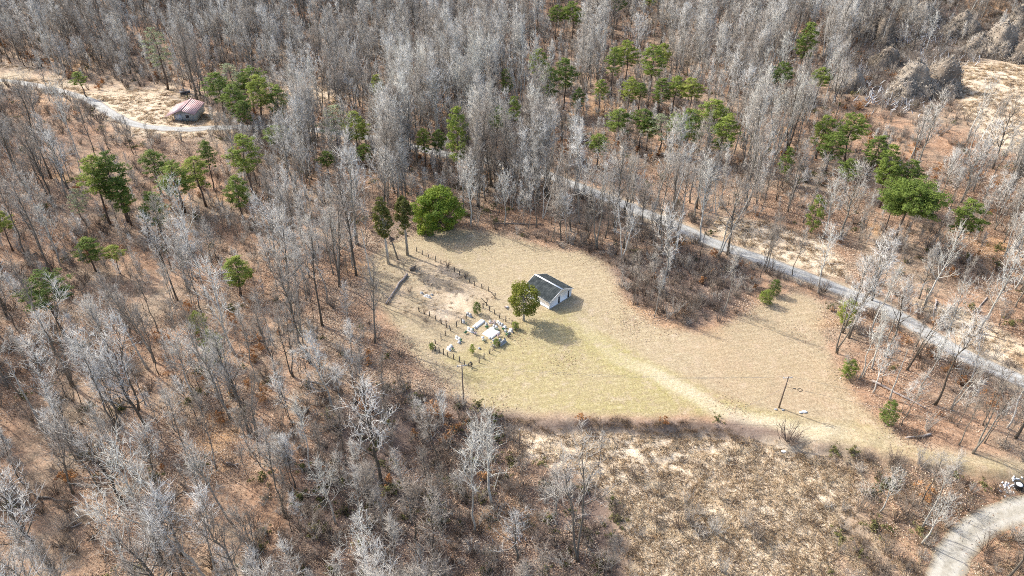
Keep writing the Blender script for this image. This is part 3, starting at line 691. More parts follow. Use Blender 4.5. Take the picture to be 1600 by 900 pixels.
# ------------------------------------------------------------------ red-roofed house far left
def make_house():
    x, y, z = G(286, 190)
    e = empty('red_roofed_house', (x, y + 5.5, z), math.radians(4)); z0 = 0
    tag(e, 'small far house with faded red metal roof and open carport', 'house')
    hw, hl, he, hr = 3.9, 5.6, 2.5, 4.1
    def prism(nm, poly, y0, y1, mat, par=None):
        n = len(poly); v = [(a, y0, b) for a, b in poly] + [(a, y1, b) for a, b in poly]
        mb = MB().add(v, [[0, i + 1, i] for i in range(1, n - 1)] + [[n, n + i, n + i + 1] for i in range(1, n - 1)], [[i, (i + 1) % n, n + (i + 1) % n, n + i] for i in range(n)])
        return mb.build(nm, M[mat], par or e)
    prism('wall', [(-hw + .6, -.4), (hw, -.4), (hw, he), (.2, hr - .25), (-hw + .6, he + .0)], -hl + 1.0, hl, 'grey_wall')
    for s in (-1, 1):
        ed = s * (hw + (2.0 if s < 0 else .5)); ze = hr - (abs(ed)) * .36
        rf = prism('roof_slope', [(0, hr), (ed, ze), (ed, ze + .1), (0, hr + .1)], -hl - .5, hl + .4, 'red_roof')
        for k in range(9):
            xx = ed * (k + .5) / 9; zz = hr - abs(xx) * .36 + .1
            b = MB(); b.box((xx, 0, zz + .03), (.06, 2 * hl + .86, .06)); b.build('seam', M['red_roof'], rf)
    b = MB(); b.box((0, -.05, hr + .15), (.3, 2 * hl + 1.0, .08)); b.build('ridge_cap', M['red_roof'], e)
    for sx in (-5.6, -3.5):
        for sy in (-hl - .2, -1.5):
            b = MB(); b.box((sx, sy, .8), (.14, .14, 2.6)); b.build('carport_post', M['post'], e)
    prism('back_panel', [(-5.5, -.3), (-hw + .6, -.3), (-hw + .6, 2.3), (-5.5, 1.9)], 1.0, 1.1, 'dark')
    d = MB(); d.box((-1.9, -hl + .94, 1.15), (2.4, .1, 2.3)); d.build('garage_door', M['blue_panel'], e)
    w = MB(); w.box((1.2, -hl + .96, 1.5), (1.2, .06, 1.1)); wi = w.build('window', M['dark'], e)
    fr = MB()
    for q in (-.66, .66): fr.box((1.2 + q, -hl + .95, 1.5), (.1, .12, 1.2))
    for q in (-.6, .6): fr.box((1.2, -hl + .95, 1.5 + q), (1.22, .12, .1))
    fr.build('frame', M['trim'], wi)
    # trailer behind
    x, y, z = G(290, 147); t = empty('utility_trailer', (x, y, z), math.radians(25)); tag(t, 'dark utility trailer with white frame behind the red-roofed house', 'trailer')
    b = MB(); b.box((0, 0, .75), (3.6, 1.9, .5)); b.build('bed', M['dark'], t)
    for s in (-1, 1):
        b = MB(); b.box((0, s * .98, 1.5), (3.7, .09, .12)); b.box((-1.8, s * .98, 1.1), (.1, .1, .9)); b.box((1.8, s * .98, 1.1), (.1, .1, .9)); b.build('rail', M['white_plastic'], t)
        w = MB(); w.tube([[.2, s * 1.05, .4], [.2, s * 1.28, .4]], [.4, .4], 14); wh = w.build('wheel', M['black'], t)
        h = MB(); h.tube([[.2, s * 1.285, .4], [.2, s * 1.30, .4]], [.2, .2], 10); h.build('rim', M['stone_grey'], wh)
    b = MB(); b.tube([[1.8, 0, .6], [3.2, 0, .5]], [.06, .06], 6); b.build('tow_bar', M['white_plastic'], t)
make_house()

# ------------------------------------------------------------------ graveyard
def stone_mesh(kind):
    mb = MB()
    if kind == 'slab':
        mb.box((0, 0, .06), (1, 1, .32), taper=.985); mb.box((0, 0, .245), (.94, .94, .05), taper=.97)
    elif kind == 'tablet':                       # upright with arched top
        a = np.linspace(0, math.pi, 9); prof = [(-.45, -.2), (.45, -.2)] + [(.45 * math.cos(t), .62 + .22 * math.sin(t)) for t in a]
        n = len(prof); v = [(x, -.1, z) for x, z in prof] + [(x, .1, z) for x, z in prof]
        mb.add(v, [[0, i, i + 1] for i in range(1, n - 1)] + [[n, n + i + 1, n + i] for i in range(1, n - 1)], [[(i + 1) % n, i, n + i, n + (i + 1) % n] for i in range(n)])
        mb.box((0, 0, .0), (1.15, .4, .26))
    elif kind == 'double':
        mb.box((0, 0, .05), (1.75, .5, .34)); mb.box((-.4, 0, .6), (.72, .24, .78), taper=.93); mb.box((.4, 0, .6), (.72, .24, .78), taper=.93); mb.box((0, 0, .45), (.12, .2, .5))
    elif kind == 'marker':
        mb.box((0, 0, .08), (.75, .5, .3)); mb.box((0, .05, .3), (.62, .34, .26), taper=.8)
    elif kind == 'urn':
        z = np.array([-.1, .08, .1, .2, .4, .62, .7, .72]); r = np.array([.26, .26, .14, .12, .3, .36, .28, .30]); mb.tube(np.column_stack([z * 0, z * 0, z]), r, 12)
    return mb
SM = {}
def stone(px, py, kind, mat, label, cat='gravestone', rz=45, sc=(1, 1, 1), name=None):
    key = (kind, mat)
    if key not in SM: SM[key] = stone_mesh(kind).mesh(kind + '_stone', M[mat])
    x, y, z = G(px, py)
    o = link(bpy.data.objects.new(name or {'slab': 'grave_slab', 'urn': 'grave_urn'}.get(kind, 'gravestone'), SM[key]))
    o.location = (x, y, z); o.rotation_euler = (random.uniform(-.04, .04), random.uniform(-.04, .04), math.radians(rz)); o.scale = sc
    return tag(o, label, cat, 'graves in the fenced graveyard')
stone(748.5, 506.5, 'slab', 'stone_white', 'long narrow white grave slab in the fenced graveyard', 'grave slab', 52, (3.1, 1.15, 1.1))
stone(767.5, 521, 'slab', 'stone_white', 'broad white grave slab, largest in the fenced graveyard', 'grave slab', 50, (2.9, 2.7, 1.1))
stone(735, 518, 'double', 'stone_white', 'white double headstone at the foot of the long narrow slab', rz=-38)
stone(716, 531, 'double', 'stone_white', 'white double headstone standing alone mid-left in the graveyard', rz=-40, sc=(.95, .9, .85))
stone(717.5, 536, 'marker', 'stone_grey', 'low grey marker just below the lone double headstone', rz=-40)
stone(701.5, 546.5, 'tablet', 'stone_white', 'white headstone nearest the lower left fence corner', rz=-40, sc=(1, 1.4, .9))
stone(704.5, 541.5, 'marker', 'stone_white', 'low white marker behind the lower left headstone', rz=-40)
stone(733, 494, 'double', 'stone_grey', 'grey double headstone against the upper left fence line', rz=-38, sc=(.95, 1, .9))
stone(724, 504, 'tablet', 'stone_grey', 'grey arched headstone on the left fence line', rz=-38, sc=(.9, 1, .9))
stone(778.5, 505, 'tablet', 'stone_white', 'white arched headstone behind the broad slab, leftmost of its row', rz=-40, sc=(.85, 1, .85))
stone(783.5, 509, 'double', 'stone_grey', 'grey double headstone right behind the broad slab', rz=-40, sc=(.8, 1, .85))
stone(789, 512, 'marker', 'stone_white', 'cream marker at the right end of the row behind the broad slab', rz=-40, sc=(1.1, 1.1, 1.2))
stone(774, 513, 'double', 'stone_grey', 'grey double headstone touching the top of the broad slab', rz=-40, sc=(.9, 1, .8))
stone(798.5, 518, 'tablet', 'stone_white', 'white headstone nearest the right fence corner', rz=-40)
stone(795, 521, 'marker', 'stone_grey', 'low grey marker by the right fence corner', rz=-40)
stone(754.5, 530, 'urn', 'stone_white', 'white urn at the lower left corner of the broad slab', 'urn', 0, (.9, .9, .9))
stone(786, 537, 'double', 'stone_grey', 'grey double headstone on the lower right fence line', rz=50, sc=(1.15, 1, 1.0))
stone(781, 532, 'marker', 'stone_grey', 'grey marker between the broad slab and lower right fence', rz=50)
for px, py, k, m, lb in ((659, 459, 'tablet', 'stone_grey', 'leftmost of the pale stones in the rough grass above the graveyard'),
                         (664, 463, 'marker', 'stone_white', 'second from left of the pale stones in the rough grass above the graveyard'),
                         (669, 464.5, 'double', 'stone_white', 'third from left of the pale stones in the rough grass above the graveyard'),
                         (675, 461, 'marker', 'stone_grey', 'rightmost of the pale stones in the rough grass above the graveyard')):
    stone(px, py, k, m, lb, rz=-30, sc=(.8, .9, .7))
stone(792.5, 480.5, 'marker', 'stone_white', 'small white stone beside the round cedar, outside the fence', rz=-20, sc=(.8, .9, .8))

def flower(px, py, mat, label, s=.5, name='flower_spray', h=.55, per=130, cat='flowers'):
    x, y, z = G(px, py); r = np.random.default_rng(int(px * 7 + py))
    e = empty(name, (x, y, z)); tag(e, label, cat)
    st = MB(); C = []
    for i in range(9):
        d = r.normal(0, s * .5, 2); c = np.array([d[0], d[1], h * r.uniform(.6, 1.1)]); C.append(c); st.tube([[0, 0, -.05], c * .6, c], [.02, .015, .01], 3, False)
    st.build('stems', M['brush_green'], e)
    mb = MB(); tuft_cloud(mb, r, C, [s * .42] * 9, per // 9, .10, 1.4); tag(mb.build('blooms', M[mat], e), kind='stuff')
flower(770.5, 506, 'flower_mix', 'green and white flowers behind the broad slab', .8, per=260)
flower(770, 542, 'flower_mix', 'pinkish flowers inside the lower right fence', .6)
flower(776, 517, 'flower_mix', 'mixed flowers on the top edge of the broad slab', .5)
flower(757, 534, 'flower_mix', 'small flowers just below the broad slab', .35)
flower(739.5, 516, 'flower_mix', 'flowers beside the white double headstone and long slab', .35)
flower(793, 524, 'artgreen', 'greenish flowers by the right fence corner', .5)
flower(720, 533.5, 'artgreen', 'flowers at the lone double headstone', .3)
flower(790, 481.5, 'flower_mix', 'white flowers by the small stone beside the round cedar', .3)

for _k, (_px, _py, _s, _l) in enumerate([(728, 521, .35, 'flowers left of the white double headstone'), (743, 523, .3, 'flowers between the long slab and the broad slab'), (761, 513, .45, 'flowers at the upper left corner of the broad slab'),
    (780, 526, .5, 'flowers at the right edge of the broad slab'), (786, 516, .4, 'flowers under the cream marker'), (803, 516, .45, 'flowers in the right fence corner'), (708, 548, .25, 'flowers beside the lower left headstone'), (728, 507, .3, 'flowers by the arched headstone on the left fence')]):
    flower(_px, _py, 'flower_mix' if _k % 2 else 'artgreen', _l, _s)
for _px, _py, _kd, _m, _l in ((765, 529, 'marker', 'stone_grey', 'grey marker at the lowest corner of the broad slab'), (771, 534, 'urn', 'stone_grey', 'grey urn by the dark bush inside the lower right fence'), (742, 513, 'urn', 'stone_white', 'white urn beside the long narrow slab'),
    (760, 508, 'tablet', 'stone_grey', 'grey headstone at the upper end between the two slabs'), (766, 503, 'marker', 'stone_white', 'white marker behind the flowers above the broad slab'), (790, 519, 'tablet', 'stone_grey', 'grey headstone below the cream marker'), (749, 545, 'marker', 'stone_grey', 'lone grey marker in the lower graveyard grass')):
    stone(_px, _py, _kd, _m, _l, 'urn' if _kd == 'urn' else 'gravestone', -40, (.75, .8, .8))
def wreath():
    x, y, z = G(735, 574); e = empty('wreath_stand', (x, y, z), math.radians(20)); tag(e, 'dark round wreath on a stand at the lowest fence corner', 'wreath')
    a = np.linspace(0, 2 * math.pi, 19); mb = MB(); mb.tube(np.column_stack([.42 * np.cos(a), a * 0, .85 + .42 * np.sin(a)]), .1, 6, False); mb.build('ring', M['dark'], e)
    for s in (-1, 0, 1):
        l = MB(); l.tube([[s * .35, .5 if s == 0 else 0, -.1], [s * .06, .05, .9]], [.03, .02], 4); l.build('leg', M['post'], e)
wreath()

FENCE_M = {}
def fence(name, label, pts, h=1.45, wires=(.45, .85, 1.2), seed=1, th=.115):
    r = np.random.default_rng(seed)
    P = [G(*p) for p in pts]
    e = empty(name, P[0]); tag(e, label, 'fence')
    o0 = np.array(P[0]); tops = []
    for k, p in enumerate(P):
        key = ('post', k % 4)
        if key not in FENCE_M:
            mb = MB(); rr = np.random.default_rng(90 + k); mb.tube([[0, 0, -.4], [rr.normal(0, .02), rr.normal(0, .02), .6], [rr.normal(0, .05), rr.normal(0, .05), h]], [th, th * .95, th * .8], 7)
            FENCE_M[key] = mb.mesh('post', M['post'])
        o = link(bpy.data.objects.new('post', FENCE_M[key]), e); o.location = np.array(p) - o0
        o.rotation_euler = (r.normal(0, .06), r.normal(0, .06), r.uniform(0, 6)); o.scale = (1, 1, r.uniform(.85, 1.1))
    for a, b in zip(P[:-1], P[1:]):
        a = np.array(a) - o0; b = np.array(b) - o0
        for w in wires:
            m = (a + b) / 2 + np.array([0, 0, -.04 - r.uniform(0, .05)])
            mb = MB(); mb.tube([a + [0, 0, w], m + [0, 0, w], b + [0, 0, w]], .014, 3, False); mb.build('wire', M['wire'], e)
fence('graveyard_fence', 'dark post and wire fence closing the square graveyard', [
    (673, 544), (680.5, 548), (687, 551), (693, 554), (700, 557.5), (709, 561.5), (718, 566), (726, 570), (736, 573), (748.5, 567), (756, 561), (765, 552.5), (772, 547),
    (780, 541), (788, 535), (795, 528), (802, 521), (807, 513), (800, 507), (790, 502.5), (780, 497), (773, 491), (765, 486), (755, 480.5), (750, 480), (741, 488), (728, 498), (721, 505),
    (713, 511), (704, 517), (696, 524.5), (689, 530), (681, 537), (673, 544)], seed=3)
fence('upper_fence', 'sagging post and wire fence along the rough grass above the graveyard', [
    (651, 393), (660, 398), (670, 403), (680, 408), (689, 412), (700, 419), (710, 425), (718, 430), (727, 435.5), (734, 441), (741, 446), (753, 450.5), (763, 455)], h=1.5, seed=5)
fence('low_fence', 'remnant of posts at the left of the bright grass patch', [(655, 487), (663, 490), (671, 494), (681, 500), (690, 506), (698, 512)], h=1.4, wires=(.9,), seed=8)
def brace(px, py, label):
    x, y, z = G(px, py); e = empty('brace_posts', (x, y, z)); tag(e, label, 'fence post', 'braced corner posts by the graveyard')
    for a, b in (((-.9, .3, -.3), (.5, -.2, 1.0)), ((.6, .3, -.3), (-.9, .1, 1.9)), ((.2, -.5, -.3), (.6, .1, 1.5))):
        m = MB(); m.tube([a, (np.array(a) + np.array(b)) / 2, b], [.09, .085, .07], 6); m.build('post', M['post'], e)
brace(771, 465, 'crossed leaning posts at the end of the upper fence')
brace(758, 476, 'leaning braced posts behind the small dark cedar')

# fallen log, stump, brush heaps on the rough grass
def log(p0, p1, rad, mat, label, stubs=4, lift=.1, seed=1, sag=.0):
    r = np.random.default_rng(seed); a = np.array(G(*p0)); b = np.array(G(*p1)); e = empty('fallen_log', a); tag(e, label, 'log')
    n = 7; t = np.linspace(0, 1, n); p = a + (b - a) * t[:, None]; p[:, 2] = [float(land(q[0], q[1])) for q in p]; p[:, 2] = p[:, 2] * .5 + .5 * (a[2] + (b[2] - a[2]) * t) + rad * .7 + lift
    p -= a; p[1:-1] += r.normal(0, .12, (n - 2, 3)) * np.array([1, 1, .3])
    mb = MB(); mb.tube(p, rad * (1 - .55 * t), 8); mb.build('trunk', M[mat], e, True)
    for i in range(stubs):
        f = r.uniform(.3, 1); st = np.array([np.interp(f, t, p[:, j]) for j in range(3)]); d = r.normal(size=3); d[2] = abs(d[2]) * .8 + .1; d += (b - a) / np.linalg.norm(b - a) * .6; d /= np.linalg.norm(d)
        L = r.uniform(.8, 2.6); m = MB(); m.tube([st, st + d * L * .5 + r.normal(0, .1, 3), st + d * L], [rad * .35, rad * .22, .015], 5); m.build('branch_stub', M[mat], e)
log((636, 430), (603, 476), .34, 'log', 'pale fallen log lying left of the graveyard', 3, seed=2)
log((1362, 596), (1446, 640), .26, 'log', 'grey fallen trunk at the lower edge of the right wood', 5, seed=4)
log((770, 350), (850, 352), .22, 'log_dark', 'dark fallen tree at the back edge of the clearing', 6, seed=6)
log((455, 432), (478, 405), .22, 'log_dark', 'dark fallen trunk in the wood left of the tall cedars', 4, seed=7)
log((250, 783), (292, 770), .2, 'log_dark', 'short dark log in the lower left wood', 3, seed=9)
log((1270, 352), (1320, 362), .2, 'log', 'thin pale trunk fallen across the road verge trees', 2, seed=10, lift=1.2)
log((60, 778), (120, 786), .2, 'log_dark', 'dark log on leaves near the left edge', 3, seed=12)
log((455, 462), (436, 483), .2, 'log_dark', 'dark log lying at the wood edge left of the fallen pale log', 3, seed=13)
_lr = np.random.default_rng(77); _seen = set()
for _i in range(60):
    _p = (_lr.uniform(10, 560), _lr.uniform(380, 880)) if _i % 3 else (_lr.uniform(1350, 1590), _lr.uniform(280, 700))
    _w = where(*_p)
    if _w in _seen or in_poly(np.array([_p[0]]), np.array([_p[1]]), MOWN)[0]: continue
    _seen.add(_w); _a = _lr.uniform(0, 3.1); _l = _lr.uniform(18, 48)
    log(_p, (_p[0] + _l * math.cos(_a), _p[1] + .6 * _l * math.sin(_a)), _lr.uniform(.15, .24), 'log_dark' if _lr.uniform() < .6 else 'log', 'log fallen on the leaves ' + _w, 3, seed=200 + _i)
def stump():
    x, y, z = G(644, 422); e = empty('upturned_stump', (x, y, z)); tag(e, 'dark upturned stump at the end of the pale fallen log', 'stump'); r = np.random.default_rng(4)
    mb = MB(); mb.tube([[-.6, 0, .3], [.1, .1, .45], [.7, .1, .5]], [.5, .45, .6], 9); mb.build('body', M['log_dark'], e)
    for i in range(11):
        a = i * .57; d = np.array([.35, math.cos(a), math.sin(a)]); m = MB(); m.tube([[.6, 0, .5], np.array([.6, 0, .5]) + d * .6, np.array([.6, 0, .5]) + d * r.uniform(.8, 1.2) + r.normal(0, .1, 3)], [.12, .07, .02], 5); m.build('root', M['log_dark'], e)
stump()
def stick_heap():
    r = np.random.default_rng(12)
    for i, (p, ln, az, mt) in enumerate([((618, 768), 4.2, .5, 'log'), ((630, 775), 5.2, .75, 'log_dark'), ((640, 768), 5.0, .95, 'log'), ((648, 772), 4.2, .8, 'log_dark'), ((655, 765), 3.6, 1.1, 'log'),
                                         ((626, 784), 4.4, -.25, 'log_dark'), ((640, 780), 3.6, .2, 'log'), ((634, 760), 3.8, .05, 'log'), ((650, 757), 3.3, .1, 'log'), ((622, 787), 3.0, .9, 'log')]):
        x, y, z = G(*p); mb = MB(); d = np.array([math.cos(az), math.sin(az), r.uniform(.02, .2)])
        mb.tube([-d * ln / 2 + [0, 0, .2], r.normal(0, .12, 3) + [0, 0, .35], d * ln / 2 + [0, 0, .3]], [.16, .14, .07], 6)
        o = mb.build('broken_branch', M[mt]); o.location = (x, y, z + .1 + .1 * (i % 3))
        tag(o, ['pale branch at the left end of the stick heap', 'longest dark branch slanting across the stick heap', 'long pale branch in the middle of the stick heap', 'dark branch right of the middle of the stick heap', 'pale branch at the right end of the stick heap',
                'dark branch along the lower left of the stick heap', 'pale branch low in the middle of the stick heap', 'pale branch at the top left of the stick heap', 'pale branch at the top right of the stick heap', 'short pale branch at the bottom of the stick heap'][i], 'branch', 'branches of the stick heap')
stick_heap()

# ------------------------------------------------------------------ utility poles and wires
def pole(px, py, top, label, arm=True, rz=0.0, rad=.15):
    x, y, z = G(px, py); h = height_for(x, y, z, top); e = empty('utility_pole', (x, y, z), rz); tag(e, label, 'utility pole')
    mb = MB(); mb.tube([[0, 0, -.6], [0, 0, h * .5], [.03, 0, h]], [rad, rad * .85, rad * .65], 9); mb.build('shaft', M['pole'], e, True)
    if arm:
        b = MB(); b.box((0, .12, h - .5), (1.8, .1, .12)); b.build('crossarm', M['stone_grey'], e)
        for s in (-.8, 0, .8):
            i = MB(); q = np.array([0, .06, .1, .14, .2, .24]); i.tube(np.column_stack([q * 0 + s, q * 0 + .12, q + h - .44]), [.05, .09, .05, .09, .05, .03], 8); i.build('insulator', M['stone_white'], e)
    else:
        i = MB(); i.box((0, 0, h + .04), (.2, .2, .08)); i.build('cap', M['stone_grey'], e)
    return np.array([x, y, z]), h
p1, h1 = pole(724.5, 627, 569, 'wooden utility pole just below the graveyard fence', True, .2, .16)
p2, h2 = pole(1217, 637, 588, 'wooden utility pole at the right of the lawn by the track', True, .1, .17)
p3, h3 = pole(811.5, 702, 671, 'short leaning pole in the straw below the lawn bank', False, 0, .11)
p4, h4 = pole(1720, 760, 690, 'wooden utility pole beside the driveway out at right', True, .1, .16)
def cable(a, b, sag, label, r=.016, group=None):
    t = np.linspace(0, 1, 15); p = a + (b - a) * t[:, None]; p[:, 2] -= 4 * sag * t * (1 - t)
    mb = MB(); mb.tube(p - a, r, 4, False); o = mb.build('overhead_wire', M['wire']); o.location = a; tag(o, label, 'wire', group); return p
T = lambda p, h, s=0: p + np.array([s, .12, h - .2])
cable(T(p1, h1, -.8), T(p2, h2, -.8), 1.6, 'left strand of overhead wire across the lawn', group='overhead wires')
cable(T(p1, h1, .8), T(p2, h2, .8), 1.3, 'right strand of overhead wire across the lawn', group='overhead wires')
cable(T(p2, h2, .8), T(p4, h4, .8), .8, 'overhead wire running right from the lawn pole', group='overhead wires')
cp = cable(p2 + [0, 0, h2 * .68], p4 + [0, 0, h4 * .7], .5, 'lower cable running right from the lawn pole', .022, 'overhead wires')
g0 = np.array(G(1155, 640)); cable(p2 + [0, 0, h2 * .68], g0 + [0, 0, .0], .3, 'guy wire slanting left from the lawn pole to the ground', .018)
def coil():
    x = p2 + [0, 0, h2 * .68]; d = (p4 + [0, 0, h4 * .7]) - x; d /= np.linalg.norm(d)
    c = x + d * 2.6; e = empty('cable_coil', c); tag(e, 'black coil of spare cable hanging beside the lawn pole', 'cable coil')
    a = np.linspace(0, 2 * math.pi, 17); m = MB(); m.tube(np.column_stack([.4 * np.cos(a) * d[0] + 0, .4 * np.cos(a) * d[1], .4 * np.sin(a) * .9 - .1]), .06, 5, False); m.build('ring', M['black'], e)
    m = MB(); m.tube([-d * 1.2 + [0, 0, -.05], -d * .7 + [0, 0, -.05]], [.11, .11], 8); m.build('splice_case', M['black'], e)
coil()

# ------------------------------------------------------------------ small things near the driveway and track
def rock_mesh(seed, s=(1, 1, .6)):
    r = np.random.default_rng(seed); n, k = 7, 10; v = []
    for i in range(n):
        ph = -math.pi / 2 + math.pi * i / (n - 1)
        for j in range(k):
            th = 2 * math.pi * j / k; q = 1 + r.normal(0, .13)
            v.append((math.cos(ph) * math.cos(th) * q * s[0], math.cos(ph) * math.sin(th) * q * s[1], math.sin(ph) * q * s[2]))
    f = [[i * k + j, i * k + (j + 1) % k, (i + 1) * k + (j + 1) % k, (i + 1) * k + j] for i in range(n - 1) for j in range(k)]
    return MB().add(v, None, f)
for px, py, s, m, lb in ((1257, 644, .42, 'stone_white', 'white flat rock on the grass right of the lawn pole'), (1251, 645, .3, 'stone_white', 'small white rock touching the flat white rock by the lawn pole'),
                         (1212, 640, .25, 'stone_grey', 'small grey rock at the left foot of the lawn pole'), (1223, 641, .22, 'stone_grey', 'small grey rock at the right foot of the lawn pole'),
                         (1224, 706, .4, 'stone_white', 'pale rock in the straw below the dark hollow bush')):
    x, y, z = G(px, py); o = rock_mesh(int(px), (1.3, .8, .45)).build('rock', M[m]); o.location = (x, y, z + .1); o.scale = (s, s, s); tag(o, lb, 'rock')
def barrel():
    x, y, z = G(1590, 763); e = empty('burn_barrel', (x, y, z), .4); tag(e, 'black drum with a white lid beside the driveway', 'barrel')
    q = np.array([-.1, 0, .05, .4, .45, .8, .85, 1.05]); m = MB(); m.tube(np.column_stack([q * 0, q * 0, q]), [.62, .66, .62, .62, .66, .62, .66, .64], 16); m.build('body', M['black'], e, False)
    l = MB(); l.tube([[-.15, 0, 1.06], [-.15, 0, 1.14], [-.15, 0, 1.17]], [.52, .5, .3], 16); l.build('lid', M['white_plastic'], e)
    r = np.random.default_rng(3); mb = MB()
    for i in range(46):
        px, py = r.normal(1578, 9), r.normal(759, 5); a = np.array(G(px, py)); s = r.uniform(.07, .24); mb.box(a - [x, y, z] + [0, 0, .08], (s * 2, s * 1.3, s), r.uniform(0, 3), .6)
    o = mb.build('scattered_litter', M['white_plastic']); o.location = (x, y, z); tag(o, 'scatter of white litter left of the black drum', 'litter', kind='stuff')
barrel()

# ------------------------------------------------------------------ evergreens
PV = [pine_tree(100 + i, H=20, cw=[2.5, 2.9, 2.2, 3.1, 2.6, 2.0, 2.8, 2.4][i], clear=[.46, .40, .5, .5, .36, .34, .54, .42][i], n=[54, 60, 48, 54, 64, 60, 48, 56][i], rnd=i in (3, 6), tr=.22) for i in range(8)]
PALE = [pine_tree(140 + i, H=20, cw=2.2, clear=.4, n=40, per=26, mat='needle_pale', tr=.18) for i in range(2)]
FULL = [pine_tree(150 + i, H=10, cw=[1.9, 2.2, 1.7][i], clear=.12, n=60, per=60, leaf=.15, mat='needle', tr=.14, rnd=True) for i in range(3)]
BROAD = pine_tree(160, H=16, cw=5.6, clear=.58, n=110, per=52, leaf=.2, tr=.3, rnd=True)
VIS = {}
PINE_BOX = []
def vis_w(meshes):
    k = meshes[1].name
    if k not in VIS:
        n = len(meshes[1].vertices); a = np.empty(n * 3, np.float32); meshes[1].vertices.foreach_get("co", a); a = a.reshape(-1, 3)
        VIS[k] = (np.percentile(np.hypot(a[:, 0], a[:, 1]), 96) * 2, np.percentile(a[:, 2], 99.5))
    return VIS[k]
def evergreen(kind, i, base, top, w, label, group=None, name='pine_tree', cat='pine tree'):
    ms = {'p': PV, 'q': PALE, 'f': FULL, 'b': [BROAD]}[kind]; ms = ms[i % len(ms)]
    x, y, z = G(*base); h = height_for(x, y, z, top); cw, ch = vis_w(ms); s = h / ch
    e = plant(name, ms, x, y, z, random.uniform(0, 6.28), s, label, cat, group, tilt=(random.uniform(-.02, .02), random.uniform(-.02, .02)))
    if top < h * 0 + 460: PINE_BOX.append((base[0] * .3 + .7 * float(project(x, y, z + h)[0]) - w * .4, top, base[0] * .3 + .7 * float(project(x, y, z + h)[0]) + w * .4, top + .58 * (base[1] - top)))
    wm = w / px_per_m(x, y, z + h * .8); k = np.clip(1.16 * wm / (cw * s), .8, 2.5)
    e.scale = (s * k, s * k, s)
LP = 'left pines'
for a in [
 ('p', 0, (172, 350), 244, 44, 'tall pine leaning out at the left end of the left pines', LP), ('p', 1, (200, 347), 238, 50, 'tallest darkest pine of the left pines', LP),
 ('p', 4, (206, 354), 280, 34, 'shorter pine tucked right of the tallest left pine', LP), ('p', 2, (252, 303), 234, 40, 'pine with open crown behind the left pines, near the far road', LP),
 ('p', 1, (290, 332), 253, 46, 'full dark green pine in the middle of the left pines', LP), ('p', 5, (257, 373), 303, 40, 'bright green pine lowest in front of the left pines', LP),
 ('p', 7, (322, 322), 246, 42, 'pine with pale loose crown right of the full dark one', LP), ('p', 0, (398, 311), 214, 46, 'tall pine with long bare trunk at the right end of the left pines', LP),
 ('p', 4, (381, 346), 276, 34, 'slim yellow-green pine below the right end of the left pines', LP), ('p', 2, (334, 296), 221, 28, 'small-crowned pine between the far road and the left pines', LP),
 ('p', 3, (102, 525), 430, 62, 'lone round-headed pine near the left edge', None), ('p', 5, (376, 462), 400, 48, 'small bright yellow-green pine in the wood left of the tall cedars', None),
 ('q', 0, (136, 352), 296, 30, 'sparse pale pine left of the left pines', None), ('p', 6, (20, 392), 330, 34, 'dull green pine at the left picture edge', None),
 ('p', 4, (150, 424), 374, 36, 'dark low pine above the lone round-headed pine', None), ('p', 6, (188, 428), 385, 30, 'dark low pine right of the other low pine above the round-headed one', None),
 ('p', 2, (136, 152), 112, 34, 'small pine beside the far road bend', None), ('q', 1, (262, 140), 44, 40, 'tall pale thin pine left of the red-roofed house', None),
 ('p', 0, (352, 190), 112, 40, 'leftmost pine of the clump right of the red-roofed house', 'pines by the red-roofed house'), ('q', 0, (372, 176), 101, 44, 'pale pine at the back of the clump right of the red-roofed house', 'pines by the red-roofed house'),
 ('p', 3, (398, 178), 106, 44, 'broad pine at the back right of the clump by the red-roofed house', 'pines by the red-roofed house'), ('p', 7, (412, 196), 118, 42, 'middle pine of the clump right of the red-roofed house', 'pines by the red-roofed house'),
 ('p', 1, (380, 205), 132, 38, 'front pine of the clump right of the red-roofed house', 'pines by the red-roofed house'), ('p', 5, (440, 202), 136, 34, 'yellow-green pine at the right end of that house clump', 'pines by the red-roofed house'),
 ('p', 2, (392, 220), 158, 28, 'short pine in front of the clump right of the red-roofed house', 'pines by the red-roofed house'), ('p', 6, (440, 246), 196, 40, 'low yellow-green pine above the right end of the left pines', None),
 ('q', 1, (532, 238), 164, 48, 'pale broad pine by the hidden road, left of the pale grey wood', None), ('p', 1, (560, 246), 174, 36, 'dark pine right beside the pale broad pine', None), ('p', 4, (573, 262), 226, 24, 'small pine below the dark pine by the hidden road', None),
 ('p', 0, (515, 275), 238, 26, 'small pine between the left pines and the round evergreen bush', None),
 ('p', 5, (590, 160), 116, 20, 'slim lone pine left behind the pale grey wood', None), ('p', 2, (665, 268), 202, 26, 'left pine of the trio behind the round evergreen bush', None), ('p', 6, (690, 266), 203, 26, 'middle pine of the trio behind the round evergreen bush', None),
 ('p', 4, (716, 292), 166, 34, 'tallest pine of the trio behind the round evergreen bush', None), ('p', 3, (775, 232), 166, 30, 'yellow-green pine right of the tall trio', None), ('p', 5, (790, 162), 106, 20, 'slim dark pine at the top of the pale grey wood', None), ('p', 2, (806, 222), 150, 24, 'pine at the right end of the pale grey wood', None),
]: evergreen(*a)
PS = 'pine stand beyond the road'
